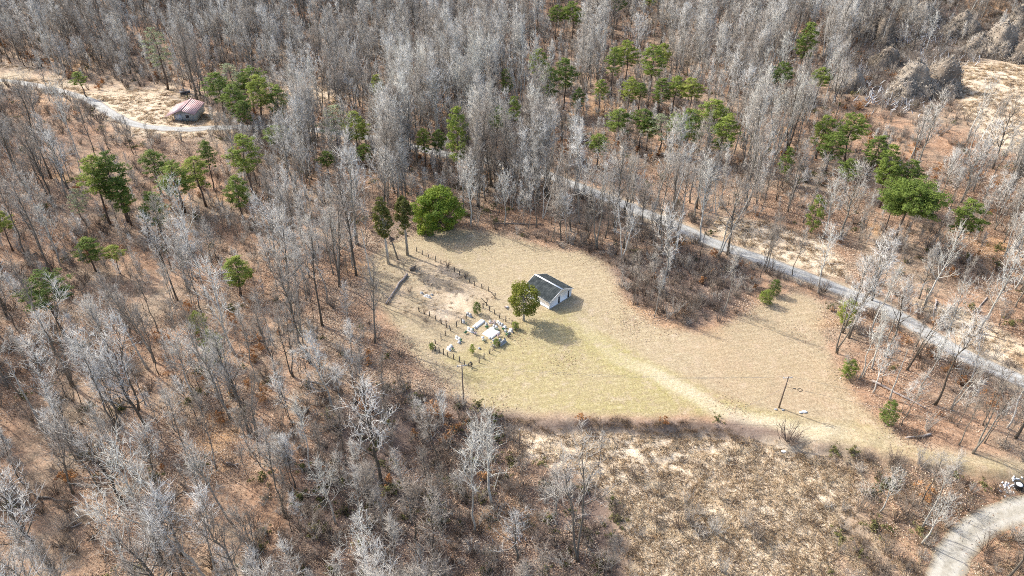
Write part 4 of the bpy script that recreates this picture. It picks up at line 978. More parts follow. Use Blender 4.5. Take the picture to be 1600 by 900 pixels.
ST = [((838, 137), 76, 26), ((857, 178), 104, 26), ((880, 172), 90, 30), ((900, 184), 139, 22), ((953, 152), 74, 26), ((976, 132), 62, 32), ((1014, 148), 70, 36), ((1029, 132), 68, 22), ((936, 172), 124, 20),
      ((981, 178), 121, 24), ((997, 172), 129, 20), ((1027, 177), 121, 26), ((1048, 178), 119, 28), ((1074, 182), 121, 32), ((965, 228), 171, 34), ((998, 232), 171, 34), ((1028, 243), 180, 40), ((1070, 248), 171, 40),
      ((1104, 234), 154, 42), ((1119, 256), 181, 50), ((931, 264), 211, 32), ((1010, 236), 186, 26), ((1050, 228), 176, 22)]
SL = ['highest left pine of the stand beyond the road', 'left one of the two dark pines at the stand\'s left', 'taller of the two dark pines at the stand\'s left', 'small pine below the two dark pines at the stand\'s left',
      'left of the back pair at the top of the stand', 'right of the back pair at the top of the stand', 'broad dark pine at the top right of the stand', 'slim pine behind the broad dark one at the stand top', 'small lone pine left of the stand\'s middle row',
      'first from left in the middle row of the pine stand', 'second from left in the middle row of the pine stand', 'third from left in the middle row of the pine stand', 'fourth from left in the middle row of the pine stand', 'last at right in the middle row of the pine stand',
      'first from left in the front row of the pine stand', 'second from left in the front row of the pine stand', 'third from left in the front row of the pine stand, pale', 'fourth from left in the front row of the pine stand', 'tall pine at the right end of the pine stand',
      'broadest dark pine at the lower right corner of the stand', 'low yellow-green pine in front of the stand near the road', 'small pine behind the front row of the stand, left', 'small pine behind the front row of the stand, right']
for k, ((b, t, w), l) in enumerate(zip(ST, SL)): evergreen('q' if k == 16 else 'p', [4, 1, 0, 5, 2, 3, 7, 6][k % 8], b, t, w * 1.1, l, PS)
for k, (b, t, w, l) in enumerate([
 ((868, 62), 8, 22, 'dim pine top centre on the far slope, left of a pair'), ((894, 64), 2, 28, 'brighter pine top centre on the far slope, right of a pair'), ((963, 40), -12, 22, 'pine cut by the top edge above the stand'), ((1012, 30), -18, 22, 'pine at the top edge right of the cut one'),
 ((1213, 160), 98, 28, 'pine left below the vine-draped mounds'), ((1272, 165), 106, 26, 'pine right below the vine-draped mounds'), ((1248, 118), 36, 28, 'dark ivy-clad pine left of the vine-draped mounds'),
 ((1275, 248), 181, 36, 'upper left pine of the cluster at right beyond the road'), ((1320, 252), 180, 42, 'upper right pine of the cluster at right beyond the road'), ((1290, 270), 206, 38, 'lower left pine of the cluster at right beyond the road'), ((1352, 274), 210, 36, 'lower right pine of the cluster at right beyond the road'),
 ((1319, 304), 249, 28, 'small round pine left above the broad flat-topped pine'), ((1370, 316), 226, 30, 'tall dark pine above the broad flat-topped pine'), ((1374, 324), 252, 36, 'bright low pine just above the broad flat-topped pine'), ((1406, 324), 250, 30, 'yellow-green pine right above the broad flat-topped pine'),
 ((1378, 368), 282, 28, 'slim pine at the left shoulder of the broad flat-topped pine'), ((1490, 390), 313, 42, 'dull olive pine right of the broad flat-topped pine'), ((1222, 290), 232, 20, 'small pine beyond the road above the tan verge')]):
    evergreen('p', [6, 3, 2, 0, 3, 6, 4, 7, 3, 1, 5, 3, 4, 6, 0, 2, 7, 5][k], b, t, w * 1.1, l)
evergreen('b', 0, (1397, 382), 287, 84, 'broad flat-topped pine across the road at right')
for k, (b, t, w, l) in enumerate([((1266, 364), 306, 24, 'dark narrow cedar across the road beside the tan verge'), ((1195, 474), 453, 20, 'small young pine at the near road verge, left of a pair'), ((1208, 460), 438, 18, 'small young pine at the near road verge, right of a pair'),
    ((1318, 508), 468, 26, 'bushy young pine under the road-side trees at right'), ((1322, 590), 564, 22, 'small yellow-green pine at the right edge of the clearing'), ((1383, 661), 628, 25, 'round yellow-green pine below the right wood'),
    ((315, 522), 488, 28, 'upper of the two small green cedars in the left wood'), ((338, 568), 520, 30, 'lower of the two small green cedars in the left wood'),
    ((745, 490), 472, 12, 'small dark cedar at the top corner of the graveyard fence'), ((675, 546), 536, 9, 'tiny bush at the left corner of the graveyard fence'), ((806, 514), 503, 11, 'dark small bush at the right corner of the graveyard fence'),
    ((738.5, 552), 538, 9, 'little green artificial tree inside the lower graveyard'), ((776, 540), 530, 10, 'dark small bush inside the lower right fence')]):
    evergreen('f', k, b, t, w, l, name='young_pine' if 'pine' in l else 'small_evergreen', cat='evergreen')

def special(kind, base, top, label, name, meshes, tilt=(0, 0), cat='tree', rz=0.0):
    x, y, z = G(*base); h = height_for(x, y, z, top); ch = vis_w(meshes)[1]; s = h / ch
    return plant(name, meshes, x, y, z, rz, s, label, cat, tilt=tilt)
x, y, z = G(818, 500)
special('c', (818, 501), 446, 'round yellow-green cedar with pale trunk left of the white shed', 'round_cedar', ball_evergreen(201, 8.2, 2.75, .20, 'cedar_round', n=150, per=46, leaf=.15, trunk='bark_pale', tr=.2, lump=.12), cat='cedar')
special('c', (687, 357), 299, 'big round bright green evergreen bush behind the graveyard', 'evergreen_bush', ball_evergreen(202, 9.0, 4.9, .0, 'holly', n=150, per=110, leaf=.2, lump=.34, tr=.3, fullness=.62), cat='bush')
special('c', (607, 412), 311, 'taller left one of the two high-crowned cedars above the log', 'tall_cedar', ball_evergreen(203, 19, 2.15, .40, 'cedar', n=150, per=46, leaf=.18, tall=True, trunk='bark_pale', tr=.3, lump=.2, fullness=.35), tilt=(0, -.015), cat='cedar')
special('c', (637, 399), 309, 'right one of the two high-crowned cedars above the log', 'tall_cedar', ball_evergreen(204, 17, 2.3, .48, 'cedar', n=130, per=46, leaf=.18, tall=True, trunk='bark', tr=.28, lump=.2, fullness=.35), cat='cedar')

# vine ball snag between the two cedars
def snag():
    x, y, z = G(622, 405); e = empty('broken_snag', (x, y, z)); tag(e, 'dark broken snag with a vine ball between the tall cedars', 'dead tree'); m = MB(); m.tube([[0, 0, -.3], [-.7, 0, 3.5], [-1.5, .1, 7.2], [-1.9, .1, 9]], [.26, .2, .15, .06], 7); m.build('trunk', M['bark'], e, True)
    r = np.random.default_rng(8); c = MB(); tuft_cloud(c, r, [(-1.0, -.1, 5.6), (-1.3, 0, 6.2), (-.75, -.1, 6.0)], [.6, .55, .5], 90, .16, 1.5); c.build('vine_ball', M['brush_dark'], e)
snag()
# ------------------------------------------------------------------ leafless trees: kinds
def kinds(o):
    ks = [
     ('tall straight', bare_tree(301 + o, 18.5, 4.4, .19, .42, 20, 50)),
     ('slender', bare_tree(302 + o, 16, 3.2, .13, .42, 16, 54, twigs=7)),
     ('wide-crowned', bare_tree(303 + o, 17, 6.2, .26, .30, 22, 40)),
     ('forked', bare_tree(304 + o, 18, 4.4, .22, .38, 22, 48, fork=2)),
     ('narrow-crowned', bare_tree(305 + o, 19, 3.4, .17, .50, 18, 56)),
     ('low spreading', bare_tree(306 + o, 11, 4.6, .14, .25, 20, 40, twigs=8)),
     ('many-stemmed', bare_tree(307 + o, 13, 3.6, .13, .3, 24, 52, fork=4, twigs=7)),
     ('crooked', bare_tree(308 + o, 15, 4.8, .18, .38, 18, 44, lean=.12)),
     ('thin young', bare_tree(309 + o, 11, 2.2, .075, .35, 13, 55, twigs=7, subs=5)),
     ('bushy-topped', bare_tree(310 + o, 16.5, 5.0, .18, .52, 22, 44, twigs=8)),
    ]
    pl = [
     ('white-limbed', bare_tree(321 + o, 17, 5.6, .22, .34, 18, 42, twigs=6, mats=('bark_pale', 'twig_pale'), twr=.022)),
     ('white-barked', bare_tree(322 + o, 18.5, 3.8, .16, .45, 16, 52, twigs=6, mats=('bark_pale', 'twig_pale'), twr=.02)),
     ('white forked', bare_tree(323 + o, 17.5, 4.4, .2, .34, 18, 46, fork=2, twigs=6, mats=('bark_pale', 'twig'), twr=.02)),
    ]
    return ks, pl
KINDS, PALEK = kinds(0)
KINDS2, PALEK2 = kinds(60)
KINDS3, PALEK3 = kinds(120)
SNAG = bare_tree(330, 15, 1.2, .22, .5, 6, 40, twigs=2, subs=3, mats=('bark_pale', 'bark_pale'))
LEANB = bare_tree(331, 12, 2.2, .13, .45, 14, 60, twigs=5, mats=('bark_pale', 'twig'))

def single(meshes, base, top, label, tilt=(0, 0), grp=None, cat='bare tree', name='bare_tree'):
    x, y, z = G(*base); h = height_for(x, y, z, top); s = h / vis_w(meshes)[1]
    return plant(name, meshes, x, y, z, random.uniform(0, 6.28), s, label, cat, grp, ('trunk', 'branches'), tilt)
K = dict(KINDS); PK = dict(PALEK)
single(SNAG, (582, 442), 352, 'bare dead trunk standing left of the fallen log', cat='dead tree', name='dead_tree')
single(PK['white-limbed'], (768, 790), 642, 'big white sycamore below the lawn bank', name='sycamore_tree')
single(PK['white-barked'], (1343, 592), 478, 'tall white-barked tree at the lower right clearing corner')
single(PK['white-barked'], (1349, 590), 492, 'second white-barked tree beside the taller one at the clearing corner')
e = single(LEANB, (1340, 588), 545, 'white tree leaning sharply left over the right clearing edge', tilt=(0, -.55)); e.rotation_euler = (0, -.62, 0)
single(PK['white-limbed'], (1364, 614), 536, 'white-limbed tree standing by the right fallen trunk')
single(K['forked'], (1326, 528), 366, 'large dark forked tree beside the road at the clearing\'s right')
single(K['bushy-topped'], (1316, 520), 400, 'dark tree just left of the large forked tree at the road')
single(PK['white-barked'], (1438, 606), 512, 'slim white trunk standing right in the open right wood')
single(K['tall straight'], (1461, 632), 476, 'tall dark straight tree in the open right wood')
single(PK['white-barked'], (1574, 669), 540, 'thick pale trunk leaning out at the right picture edge')
single(PK['white forked'], (1486, 640), 530, 'pale forked tree in front of the road at right')
single(SNAG, (1056, 394), 302, 'pale broken snag between the brown thicket and the road', cat='dead tree', name='dead_tree')
single(PK['white-limbed'], (1092, 380), 246, 'large pale tree at the road right of the broken snag')
single(PK['white forked'], (1122, 402), 262, 'pale forked tree at the road above the brown thicket')
single(K['wide-crowned'], (1137, 398), 272, 'wide tree on the near road verge above the brown thicket')
single(K['slender'], (1194, 418), 330, 'slender tree alone on the tan verge side of the road')
single(K['slender'], (1238, 430), 352, 'slender tree right of the lone one along the road')
single(PK['white-limbed'], (1285, 372), 262, 'pale tree in front of the dark cedar across the road')
single(K['many-stemmed'], (1362, 470), 352, 'many-stemmed tree overhanging the road at right')
single(PK['white-limbed'], (1445, 478), 350, 'white-limbed tree right of the many-stemmed one at the road')
single(PK['white-limbed'], (1528, 520), 380, 'white-limbed tree by the road near the right edge')
single(PK['white-limbed'], (250, 880), 690, 'white-limbed tree in the lower left wood with long pale trunk')
single(PK['white-limbed'], (215, 905), 772, 'pale twisted tree in front of the long pale trunk')
single(PK['white forked'], (326, 910), 770, 'white forked tree along the bottom edge at left')
single(PK['white-limbed'], (104, 925), 840, 'white branching top poking up at the bottom edge far left')
single(PK['white-limbed'], (575, 905), 800, 'white spreading tree at the bottom below the stick heap')
single(PK['white-limbed'], (1440, 850), 765, 'white branching tree left of the gravel driveway')
single(PK['white-limbed'], (1375, 800), 728, 'pale bare tree upslope of the gravel driveway')
single(K['wide-crowned'], (1572, 905), 800, 'dark tree inside the driveway bend with pale upper limbs')
single(K['slender'], (935, 728), 672, 'thin dark conical tree in the straw below the lawn bank')
single(K['tall straight'], (1195, 424), 330, 'straight tree close behind the slender one on the road verge')
single(PK['white-limbed'], (735, 352), 250, 'pale frosted-looking tree right of the round evergreen bush')
single(PK['white-limbed'], (788, 352), 262, 'pale tree at the back edge of the clearing, second right of the bush')
single(PK['white forked'], (848, 342), 226, 'leaning pale tree behind the shed at the clearing back edge')

single(PK['white-limbed'], (692, 668), 606, 'pale bushy tree beside the pole below the graveyard')
single(K['low spreading'], (655, 664), 622, 'small bushy tree left of the pale one below the graveyard')
single(K['low spreading'], (605, 674), 612, 'bushy tree in the dark brush left below the graveyard')
single(K['low spreading'], (868, 800), 726, 'round bushy grey tree right of the white sycamore')
single(K['low spreading'], (690, 798), 742, 'bushy tree right of the stick heap')
single(K['low spreading'], (955, 900), 838, 'round greyish bush-like tree at the bottom edge left of the meadow')
# ------------------------------------------------------------------ scatter the wood
def poisson(x0, x1, y0, y1, r, seed, relax=1.0):
    g = np.random.default_rng(seed); n = int((x1 - x0) * (y1 - y0) / (r * r) * 1.6)
    nx = int((x1 - x0) / r); ny = int((y1 - y0) / r)
    X, Y = np.meshgrid(np.arange(nx), np.arange(ny))
    x = x0 + (X + .5 + g.uniform(-.48, .48, X.shape)) * r; y = y0 + (Y + .5 + g.uniform(-.48, .48, X.shape)) * r
    return x.ravel(), y.ravel(), g

def open_mask(x, y, z, grow=0):
    px, py, _ = project(x, y, z)
    m = in_poly(px, py, MOWN) | in_poly(px, py, GRAVE_ROUGH) | in_poly(px, py, MEADOW)
    for f in FIELDS: m |= in_poly(px, py, f)
    return m

def in_view(x, y, z, mx=170, mt=60, mb=260):
    px, py, d = project(x, y, z)
    return (px > -mx) & (px < 1600 + mx) & (py > -mt) & (py < 900 + mb) & (y > 30), px, py, d

x, y, g = poisson(-420, 420, 34, 560, 4.9, 21)
x2, y2, g2 = poisson(-380, 380, 110, 520, 4.4, 22)
q2, r2, _ = project(x2, y2, land(x2, y2)); u2 = g2.uniform(0, 1, x2.shape)
far2 = np.where((q2 > 330) & (q2 < 870) & (r2 > 195) & (r2 < 330), .9, np.where((q2 > 560) & (q2 < 840) & (r2 > 110) & (r2 < 230), .9, np.where(r2 < 250, .45, np.where((q2 > 1060) & (r2 < 400), .4, 0.0))))
x3, y3, g3 = poisson(-150, 70, 135, 280, 3.0, 23)
q3, r3, _ = project(x3, y3, land(x3, y3)); near = np.interp(q3, [p[0] for p in ROADPX], [p[1] for p in ROADPX]); u3 = g3.uniform(0, 1, x3.shape)
far3 = np.where((r3 > near) & (r3 < near + 42), np.interp(q3, [335, 350, 820, 870, 960, 1060, 1080], [0, .95, .9, .6, .4, .25, 0]), 0.0)
x4, y4, g4 = poisson(-330, 330, 40, 420, 4.0, 29)
q4, r4, _ = project(x4, y4, land(x4, y4)); u4 = g4.uniform(0, 1, x4.shape)
far4 = np.where(in_poly(q4, r4, [(790, 620), (1300, 650), (1420, 690), (1700, 730), (1700, 1300), (790, 1300)]) | (in_poly(q4, r4, THICKET) & (u4 > .25)), 0.0, (.12 + .5 * smooth(.38, .68, fbm(x4, y4, 24, 57))) * np.where((q4 < 560) & (r4 > 400), .7, 1.0))
n_thin = int((u4 < far4).sum())
x = np.concatenate([x, x2[u2 < far2], x3[u3 < far3], x4[u4 < far4]]); y = np.concatenate([y, y2[u2 < far2], y3[u3 < far3], y4[u4 < far4]])
thin = np.zeros(len(x), bool); thin[-n_thin:] = True
z = land(x, y); ok, px, py, dep = in_view(x, y, z)
ok &= ~open_mask(x, y, z) & (seg_dist(x, y, ROADW0) > 4.2) & (seg_dist(x, y, DRIVEW[::2]) > 4.0)
dens = .28 + .75 * fbm(x, y, 28, 31)
thick = in_poly(px, py, THICKET); dens = np.where(thick, .10, dens)
bottom = in_poly(px, py, [(800, 630), (1300, 650), (1420, 690), (1700, 730), (1700, 1300), (800, 1300)]); dens = np.where(bottom, np.where(py > 830, .16, np.where(px > 1300, .2, 0.0)), dens)
bl = in_poly(px, py, [(480, 590), (820, 640), (960, 760), (1000, 1300), (560, 1300), (440, 800)]); dens = np.where(bl, np.where((px > 790) & (py < 800), 0.0, .42), dens)
rightw = in_poly(px, py, [(1290, 470), (1340, 460), (1700, 640), (1700, 750), (1420, 690), (1320, 600)]); dens = np.where(rightw, .45, dens)
mounds = in_poly(px, py, [(1330, 0), (1600, -30), (1600, 140), (1480, 110), (1400, 170), (1330, 120)]); dens = np.where(mounds, .2, dens)
roadside = (seg_dist(x, y, ROADW0) < 9) & (px > 850); dens = np.where(roadside, dens * .6, dens)
dens = np.where((px > 330) & (px < 860) & (py > 195) & (py < 330), 1.1, dens)
ok &= (g.uniform(0, 1, x.shape) < dens) | thin
ok &= np.hypot(x - HOUSE_C[0], y - HOUSE_C[1]) > 14
hx, hy, _ = G(286, 180); ok &= (np.hypot(x - hx, y - hy - 3) > 9.5)
ok &= ~((np.abs(px - 270) < 45) & (py > 188) & (py < 225))
ok &= ~((px > 575) & (px < 740) & (py > 340) & (py < 420))
# trees that would stand in front of what the photograph shows in the open
KEEPD = [(640, 470, 830, 578, 1.0), (560, 400, 640, 480, .6), (800, 640, 1300, 760, .95), (715, 560, 735, 628, 1.0), (1345, 30, 1480, 150, 1.0), (1480, 90, 1600, 210, .8), (0, 98, 150, 150, .92), (150, 150, 262, 185, .5), (262, 150, 300, 188, .9), (215, 208, 340, 226, .6), (1060, 355, 1340, 470, .55), (1150, 350, 1310, 420, .6), (1400, 480, 1600, 600, .35), (1480, 0, 1600, 90, .7)]
tpx, tpy, _ = project(x, y, z + 19.0); cwid = 3.2 * F / dep
short = np.zeros(x.shape, bool)
for x0, y0, x1, y1, pr, mode in [k_ + (0,) for k_ in KEEPD] + [(p[0], p[1], p[2], p[3], .9, 1) for p in PINE_BOX]:
    far = G((x0 + x1) / 2, y1)[1] if y1 - y0 < 1000 else 0
    cw_ = cwid * (.55 if mode else 1)
    hit = (np.maximum(px, tpx) + cw_ > x0) & (np.minimum(px, tpx) - cw_ < x1) & (tpy < y1) & (py > y0) & (py > y0 + .5 * (y1 - y0))
    hit &= ~((py - y1) > 110)
    hit &= g.uniform(0, 1, x.shape) < pr
    if mode: short |= hit
    else: ok &= ~hit
TU = np.array(TREE_USED)
ok &= np.array([np.min((TU[:, 0] - a) ** 2 + (TU[:, 1] - b) ** 2) > 2.2 ** 2 for a, b in zip(x, y)])
x, y, z, px, py, dep, short, thin = (a[ok] for a in (x, y, z, px, py, dep, short, thin))
n = len(x)
# kind: stands differ
st = fbm(x, y, 30, 51)
w = g.uniform(0, 1, n)
kind = np.select([w < .16, w < .34, w < .44, w < .55, w < .70, w < .76, w < .82, w < .88, w < .94], list(range(9)), 9)
palez = ((px > 570) & (px < 830) & (py > 130) & (py < 250)) | ((px > 380) & (px < 520) & (py > 180) & (py < 235)) | ((px > 1100) & (px < 1300) & (py > 150) & (py < 300)) | ((px > 1280) & (py > 380) & (py < 640))
pale = (g.uniform(0, 1, n) < np.where(palez, .42, .08))
kind = np.where(pale, 10 + (g.integers(0, 3, n)), kind)
ALLK = KINDS + PALEK + KINDS2 + PALEK2 + KINDS3 + PALEK3 + [('dead broken', SNAG)]
kind = np.where(g.uniform(0, 1, n) < .035, 39, kind + 13 * g.integers(0, 3, n))
scale = (g.uniform(.7, 1.25, n) * (.75 + .5 * fbm(x, y, 40, 133)) * 1.1 * np.where(g.uniform(0, 1, n) < .12, .6, 1.0)) * np.where(py > 700, .88, 1.0); rz = g.uniform(0, 6.28, n)
kind = np.where(thin, np.where(g.uniform(0, 1, n) < .6, 8, np.where(g.uniform(0, 1, n) < .5, 1, 4)) + 13 * g.integers(0, 3, n), kind); scale = np.where(thin, np.where(kind % 13 == 8, g.uniform(.7, 1.35, n), g.uniform(.5, .95, n)), scale)
kind = np.where(short, np.where(g.uniform(0, 1, n) < .7, 8, 1) + 13 * g.integers(0, 3, n), kind); scale = np.where(short, g.uniform(.45, .75, n) * np.where(kind % 13 == 1, .8, 1), scale)
slopex = -(land(x + 3, y) - land(x - 3, y)) / 6
tx = g.normal(0, .035, n); ty = g.normal(0, .035, n) + .12 * slopex
# the 290 largest in view as trees of their own, the rest as one mass
vis = (px > -20) & (px < 1620) & (py > -20) & (py < 960)
pick = np.argsort(np.where(vis, dep, 1e9))[:268]
solo = np.zeros(n, bool); solo[pick] = True
LAB = {}
for i in pick:
    nm = ALLK[kind[i]][0]; LAB.setdefault((nm, where(px[i], min(py[i], 1299))), []).append(i)
for (nm, wh), ids in LAB.items():
    ids = sorted(ids, key=lambda q: px[q]); nn_ = len(ids)
    if nn_ == 2 and abs(py[ids[0]] - py[ids[1]]) > abs(px[ids[0]] - px[ids[1]]):
        ids = sorted(ids, key=lambda q: py[q]); pre = ['upper ', 'lower ']
    else: pre = {1: [''], 2: ['left ', 'right '], 3: ['leftmost ', 'middle ', 'rightmost ']}.get(nn_) or ['leftmost '] + ['%s-from-left ' % w_ for w_ in ('second', 'third', 'fourth', 'fifth', 'sixth', 'seventh', 'eighth')][:nn_ - 2] + ['rightmost ']
    for i, p_ in zip(ids, pre):
        plant('bare_tree', ALLK[kind[i]][1], x[i], y[i], z[i] - .1, rz[i], scale[i], f'{p_}{nm} bare tree {wh}', 'bare tree', f'leafless trees {wh}', ('trunk', 'branches'), (tx[i], ty[i]))

def merged(meshes, name):
    """one source mesh for scattering, trunk and branches with their own materials"""
    vs, f3, f4, mi3, mi4, off = [], [], [], [], [], 0
    for k, me in enumerate(meshes):
        a = np.empty(len(me.vertices) * 3, np.float32); me.vertices.foreach_get("co", a); vs.append(a.reshape(-1, 3))
        ls = np.empty(len(me.polygons), np.int32); me.polygons.foreach_get("loop_start", ls); lt = np.empty(len(me.polygons), np.int32); me.polygons.foreach_get("loop_total", lt)
        li = np.empty(len(me.loops), np.int32); me.loops.foreach_get("vertex_index", li)
        for tot, dst, mi in ((3, f3, mi3), (4, f4, mi4)):
            s = ls[lt == tot]
            if len(s): dst.append(li[s[:, None] + np.arange(tot)] + off); mi.append(np.full(len(s), k))
        off += len(me.vertices)
    mb = MB(); mb.add(np.concatenate(vs), np.concatenate(f3) if f3 else None, np.concatenate(f4) if f4 else None)
    me = mb.mesh(name)
    for q in meshes: me.materials.append(q.materials[0])
    me.polygons.foreach_set("material_index", np.concatenate(mi3 + mi4).astype(np.int32))
    return me

def scatter(name, label, cat, x, y, z, rz, sc, idx, meshes, tilt=None, group=None, mat=None):
    """one object whose geometry nodes set a copy of a mesh on each of its points"""
    me = bpy.data.meshes.new(name); me.vertices.add(len(x)); me.vertices.foreach_set("co", np.column_stack([x, y, z]).astype(np.float32).ravel())
    def attr(nm, typ, data, key):
        a = me.attributes.new(nm, typ, 'POINT'); a.data.foreach_set(key, np.ascontiguousarray(data).ravel())
    tilt = tilt if tilt is not None else np.zeros((len(x), 2))
    attr("rot", 'FLOAT_VECTOR', np.column_stack([tilt[:, 0], tilt[:, 1], rz]).astype(np.float32), "vector")
    sc = np.asarray(sc, float); sc = np.column_stack([sc, sc, sc]) if sc.ndim == 1 else sc
    attr("scl", 'FLOAT_VECTOR', sc.astype(np.float32), "vector")
    attr("pick", 'INT', np.asarray(idx, np.int32), "value")
    o = link(bpy.data.objects.new(name, me))
    ng = bpy.data.node_groups.new(name + "_nodes", 'GeometryNodeTree')
    ng.interface.new_socket("Geometry", in_out='INPUT', socket_type='NodeSocketGeometry'); ng.interface.new_socket("Geometry", in_out='OUTPUT', socket_type='NodeSocketGeometry')
    nn = ng.nodes; L = ng.links.new
    gi = nn.new("NodeGroupInput"); go = nn.new("NodeGroupOutput")
    def named(nm, typ):
        a = nn.new("GeometryNodeInputNamedAttribute"); a.data_type = typ; a.inputs[0].default_value = nm; return a.outputs[0]
    pk = named("pick", 'INT'); rt = named("rot", 'FLOAT_VECTOR'); sl = named("scl", 'FLOAT_VECTOR')
    jn = nn.new("GeometryNodeJoinGeometry")
    for k, m in enumerate(meshes):
        src = bpy.data.objects.new(name + "_source", m)
        oi = nn.new("GeometryNodeObjectInfo"); oi.inputs["Object"].default_value = src; oi.inputs["As Instance"].default_value = True
        cmp_ = nn.new("FunctionNodeCompare"); cmp_.data_type = 'INT'; cmp_.operation = 'EQUAL'; L(pk, cmp_.inputs[2]); cmp_.inputs[3].default_value = k
        ip = nn.new("GeometryNodeInstanceOnPoints"); L(gi.outputs[0], ip.inputs["Points"]); L(cmp_.outputs[0], ip.inputs["Selection"])
        L(oi.outputs["Geometry"], ip.inputs["Instance"]); L(rt, ip.inputs["Rotation"]); L(sl, ip.inputs["Scale"]); L(ip.outputs[0], jn.inputs[0])
    L(jn.outputs[0], go.inputs[0])
    md = o.modifiers.new("scatter", 'NODES'); md.node_group = ng
    return tag(o, label, cat, group, 'stuff')
rest = ~solo
scatter('leafless_woodland', 'mass of smaller and farther grey leafless trees of the wood', 'woodland', x[rest], y[rest], z[rest] - .1, rz[rest], scale[rest], kind[rest], [merged(ms, 'woodland_' + str(k)) for k, (_, ms) in enumerate(ALLK)], np.column_stack([tx, ty])[rest])

# ------------------------------------------------------------------ brush, straw, leaf litter, beech leaves
def brush_mesh(seed, H=2.2, w=1.5, n=26, tw=7, mat='brush', r0=.022, droop=0.0):
    r = np.random.default_rng(seed); A, B, R = [], [], []; m = MB()
    for i in range(n):
        a = r.uniform(0, 6.28); b = np.array([math.cos(a), math.sin(a), 0]) * w * .35 * r.uniform(0, 1)
        e = np.array([math.cos(a) * w * r.uniform(.3, 1.1), math.sin(a) * w * r.uniform(.3, 1.1), H * r.uniform(.6, 1.1) * (1 - droop)])
        mid = (b + e) / 2 + np.array([0, 0, H * (.15 + droop * .6)]) + r.normal(0, .12, 3)
        m.tube([b, mid, e], [r0 * 1.5, r0, .006], 3, False)
        for k in range(tw):
            s = r.uniform(.3, 1); c = b + (mid - b) * min(1, s * 2) if s < .5 else mid + (e - mid) * (s * 2 - 1)
            d = r.normal(0, .6, 3) + (e - b) / np.linalg.norm(e - b) * .5 + np.array([0, 0, .3 - droop]); d /= np.linalg.norm(d)
            A.append(c); B.append(c + d * r.uniform(.3, .85)); R.append(r0 * .75)
    m.spikes(A, B, R)
    return m.mesh('brush_source', M[mat])
BR = [brush_mesh(401, 2.4, 1.5), brush_mesh(402, 3.2, 1.6, mat='brush'), brush_mesh(403, 1.6, 1.5, mat='brush_dark'), brush_mesh(404, 2.3, 1.9, mat='brush_dark', n=30), brush_mesh(405, 1.8, 1.6, mat='brush', droop=.5), brush_mesh(406, 4.2, 1.4, n=18, mat='brush')]
def leafy_mesh(seed, H, w, mat, n=14, per=24, leaf=.13):
    r = np.random.default_rng(seed); m = MB(); C = np.column_stack([r.normal(0, w * .4, n), r.normal(0, w * .4, n), r.uniform(.15, 1, n) * H])
    for c in C: m.tube([[c[0] * .2, c[1] * .2, -.1], c], [.025, .008], 3, False)
    tuft_cloud(m, r, C, r.uniform(.3, .55, n) * w * .5, per, leaf, 1.7)
    return m.mesh('leafy_source', M[mat])
GREENB = [leafy_mesh(411, 1.5, 1.6, 'brush_green'), leafy_mesh(412, 1.0, 1.8, 'brush_green')]
BEECH = [leafy_mesh(415, 3.0, 2.0, 'beech', 18, 26), leafy_mesh(416, 2.0, 1.7, 'beech', 14, 24)]
def grass_mesh(seed, H, w, n, mat, lean=.5):
    r = np.random.default_rng(seed); a = np.column_stack([r.normal(0, w * .5, n), r.normal(0, w * .5, n), np.full(n, -.05)])
    b = a + np.column_stack([r.normal(0, lean * H, n) + .15 * H, r.normal(0, lean * H, n) - .1 * H, H * r.uniform(.5, 1.1, n)])
    return MB().spikes(a, b, r.uniform(.025, .055, n)).mesh('grass_source', M[mat])
GR = [grass_mesh(421, .5, 1.1, 55, 'straw', 1.1), grass_mesh(422, .32, 1.3, 55, 'straw', 1.8), grass_mesh(423, 1.0, 1.0, 60, 'straw_dark', .5), grass_mesh(424, .6, 1.2, 60, 'straw_dark', .8)]
def litter_mesh(seed, n=200, w=2.2):
    r = np.random.default_rng(seed); c = np.column_stack([r.normal(0, w, n), r.normal(0, w, n), r.uniform(.03, .16, n)])
    m = MB().leaves(c, r.normal(0, .45, (n, 3)) + np.array([0, 0, 1]), r.uniform(.06, .15, n), 1.5, r)
    a = np.column_stack([r.normal(0, w, 7), r.normal(0, w, 7), np.full(7, .1)]); d = r.normal(0, .8, (7, 3)); d[:, 2] = abs(d[:, 2]) * .15
    m.spikes(a, a + d, .03)
    return m.mesh('litter_source', M['litter'])
LT = [litter_mesh(431), litter_mesh(432), litter_mesh(433)]

def field(r, seed, ymax=420):
    a, b, gg = poisson(-330, 330, 40, ymax, r, seed); c = land(a, b); okk, pxx, pyy, dd = in_view(a, b, c, 60, 20, 60)
    okk &= (seg_dist(a, b, ROADW0) > 3.0) & (seg_dist(a, b, DRIVEW[::2]) > 2.7)
    return [q[okk] for q in (a, b, c, pxx, pyy)] + [gg]
a, b, c, pxx, pyy, gg = field(2.0, 61)
op = open_mask(a, b, c); fo = ~op
den = .07 + .32 * smooth(.5, .75, fbm(a, b, 22, 71)); den = den + .12 * (pyy < 230)
den = np.where(in_poly(pxx, pyy, THICKET), .95, den)
bz = in_poly(pxx, pyy, [(480, 600), (690, 612), (800, 645), (860, 720), (960, 770), (1000, 1000), (350, 1000), (430, 700)]); den = np.where(bz, .75, den)
brr = in_poly(pxx, pyy, [(1200, 700), (1300, 690), (1420, 715), (1700, 750), (1700, 1000), (1180, 1000)]); den = np.where(brr, .36, den)
den = np.where(in_poly(pxx, pyy, [(1320, -60), (1700, -60), (1700, 95), (1490, 118), (1410, 185), (1320, 135)]), .8, den)
den = np.where(seg_dist(a, b, ROADW0) < 7, .5, den)
bankd = bankline(a) - b; bk = (bankd > -1) & (bankd < 5) & (pxx > 790) & (pxx < 1220); den = np.where(bk, .0, den)
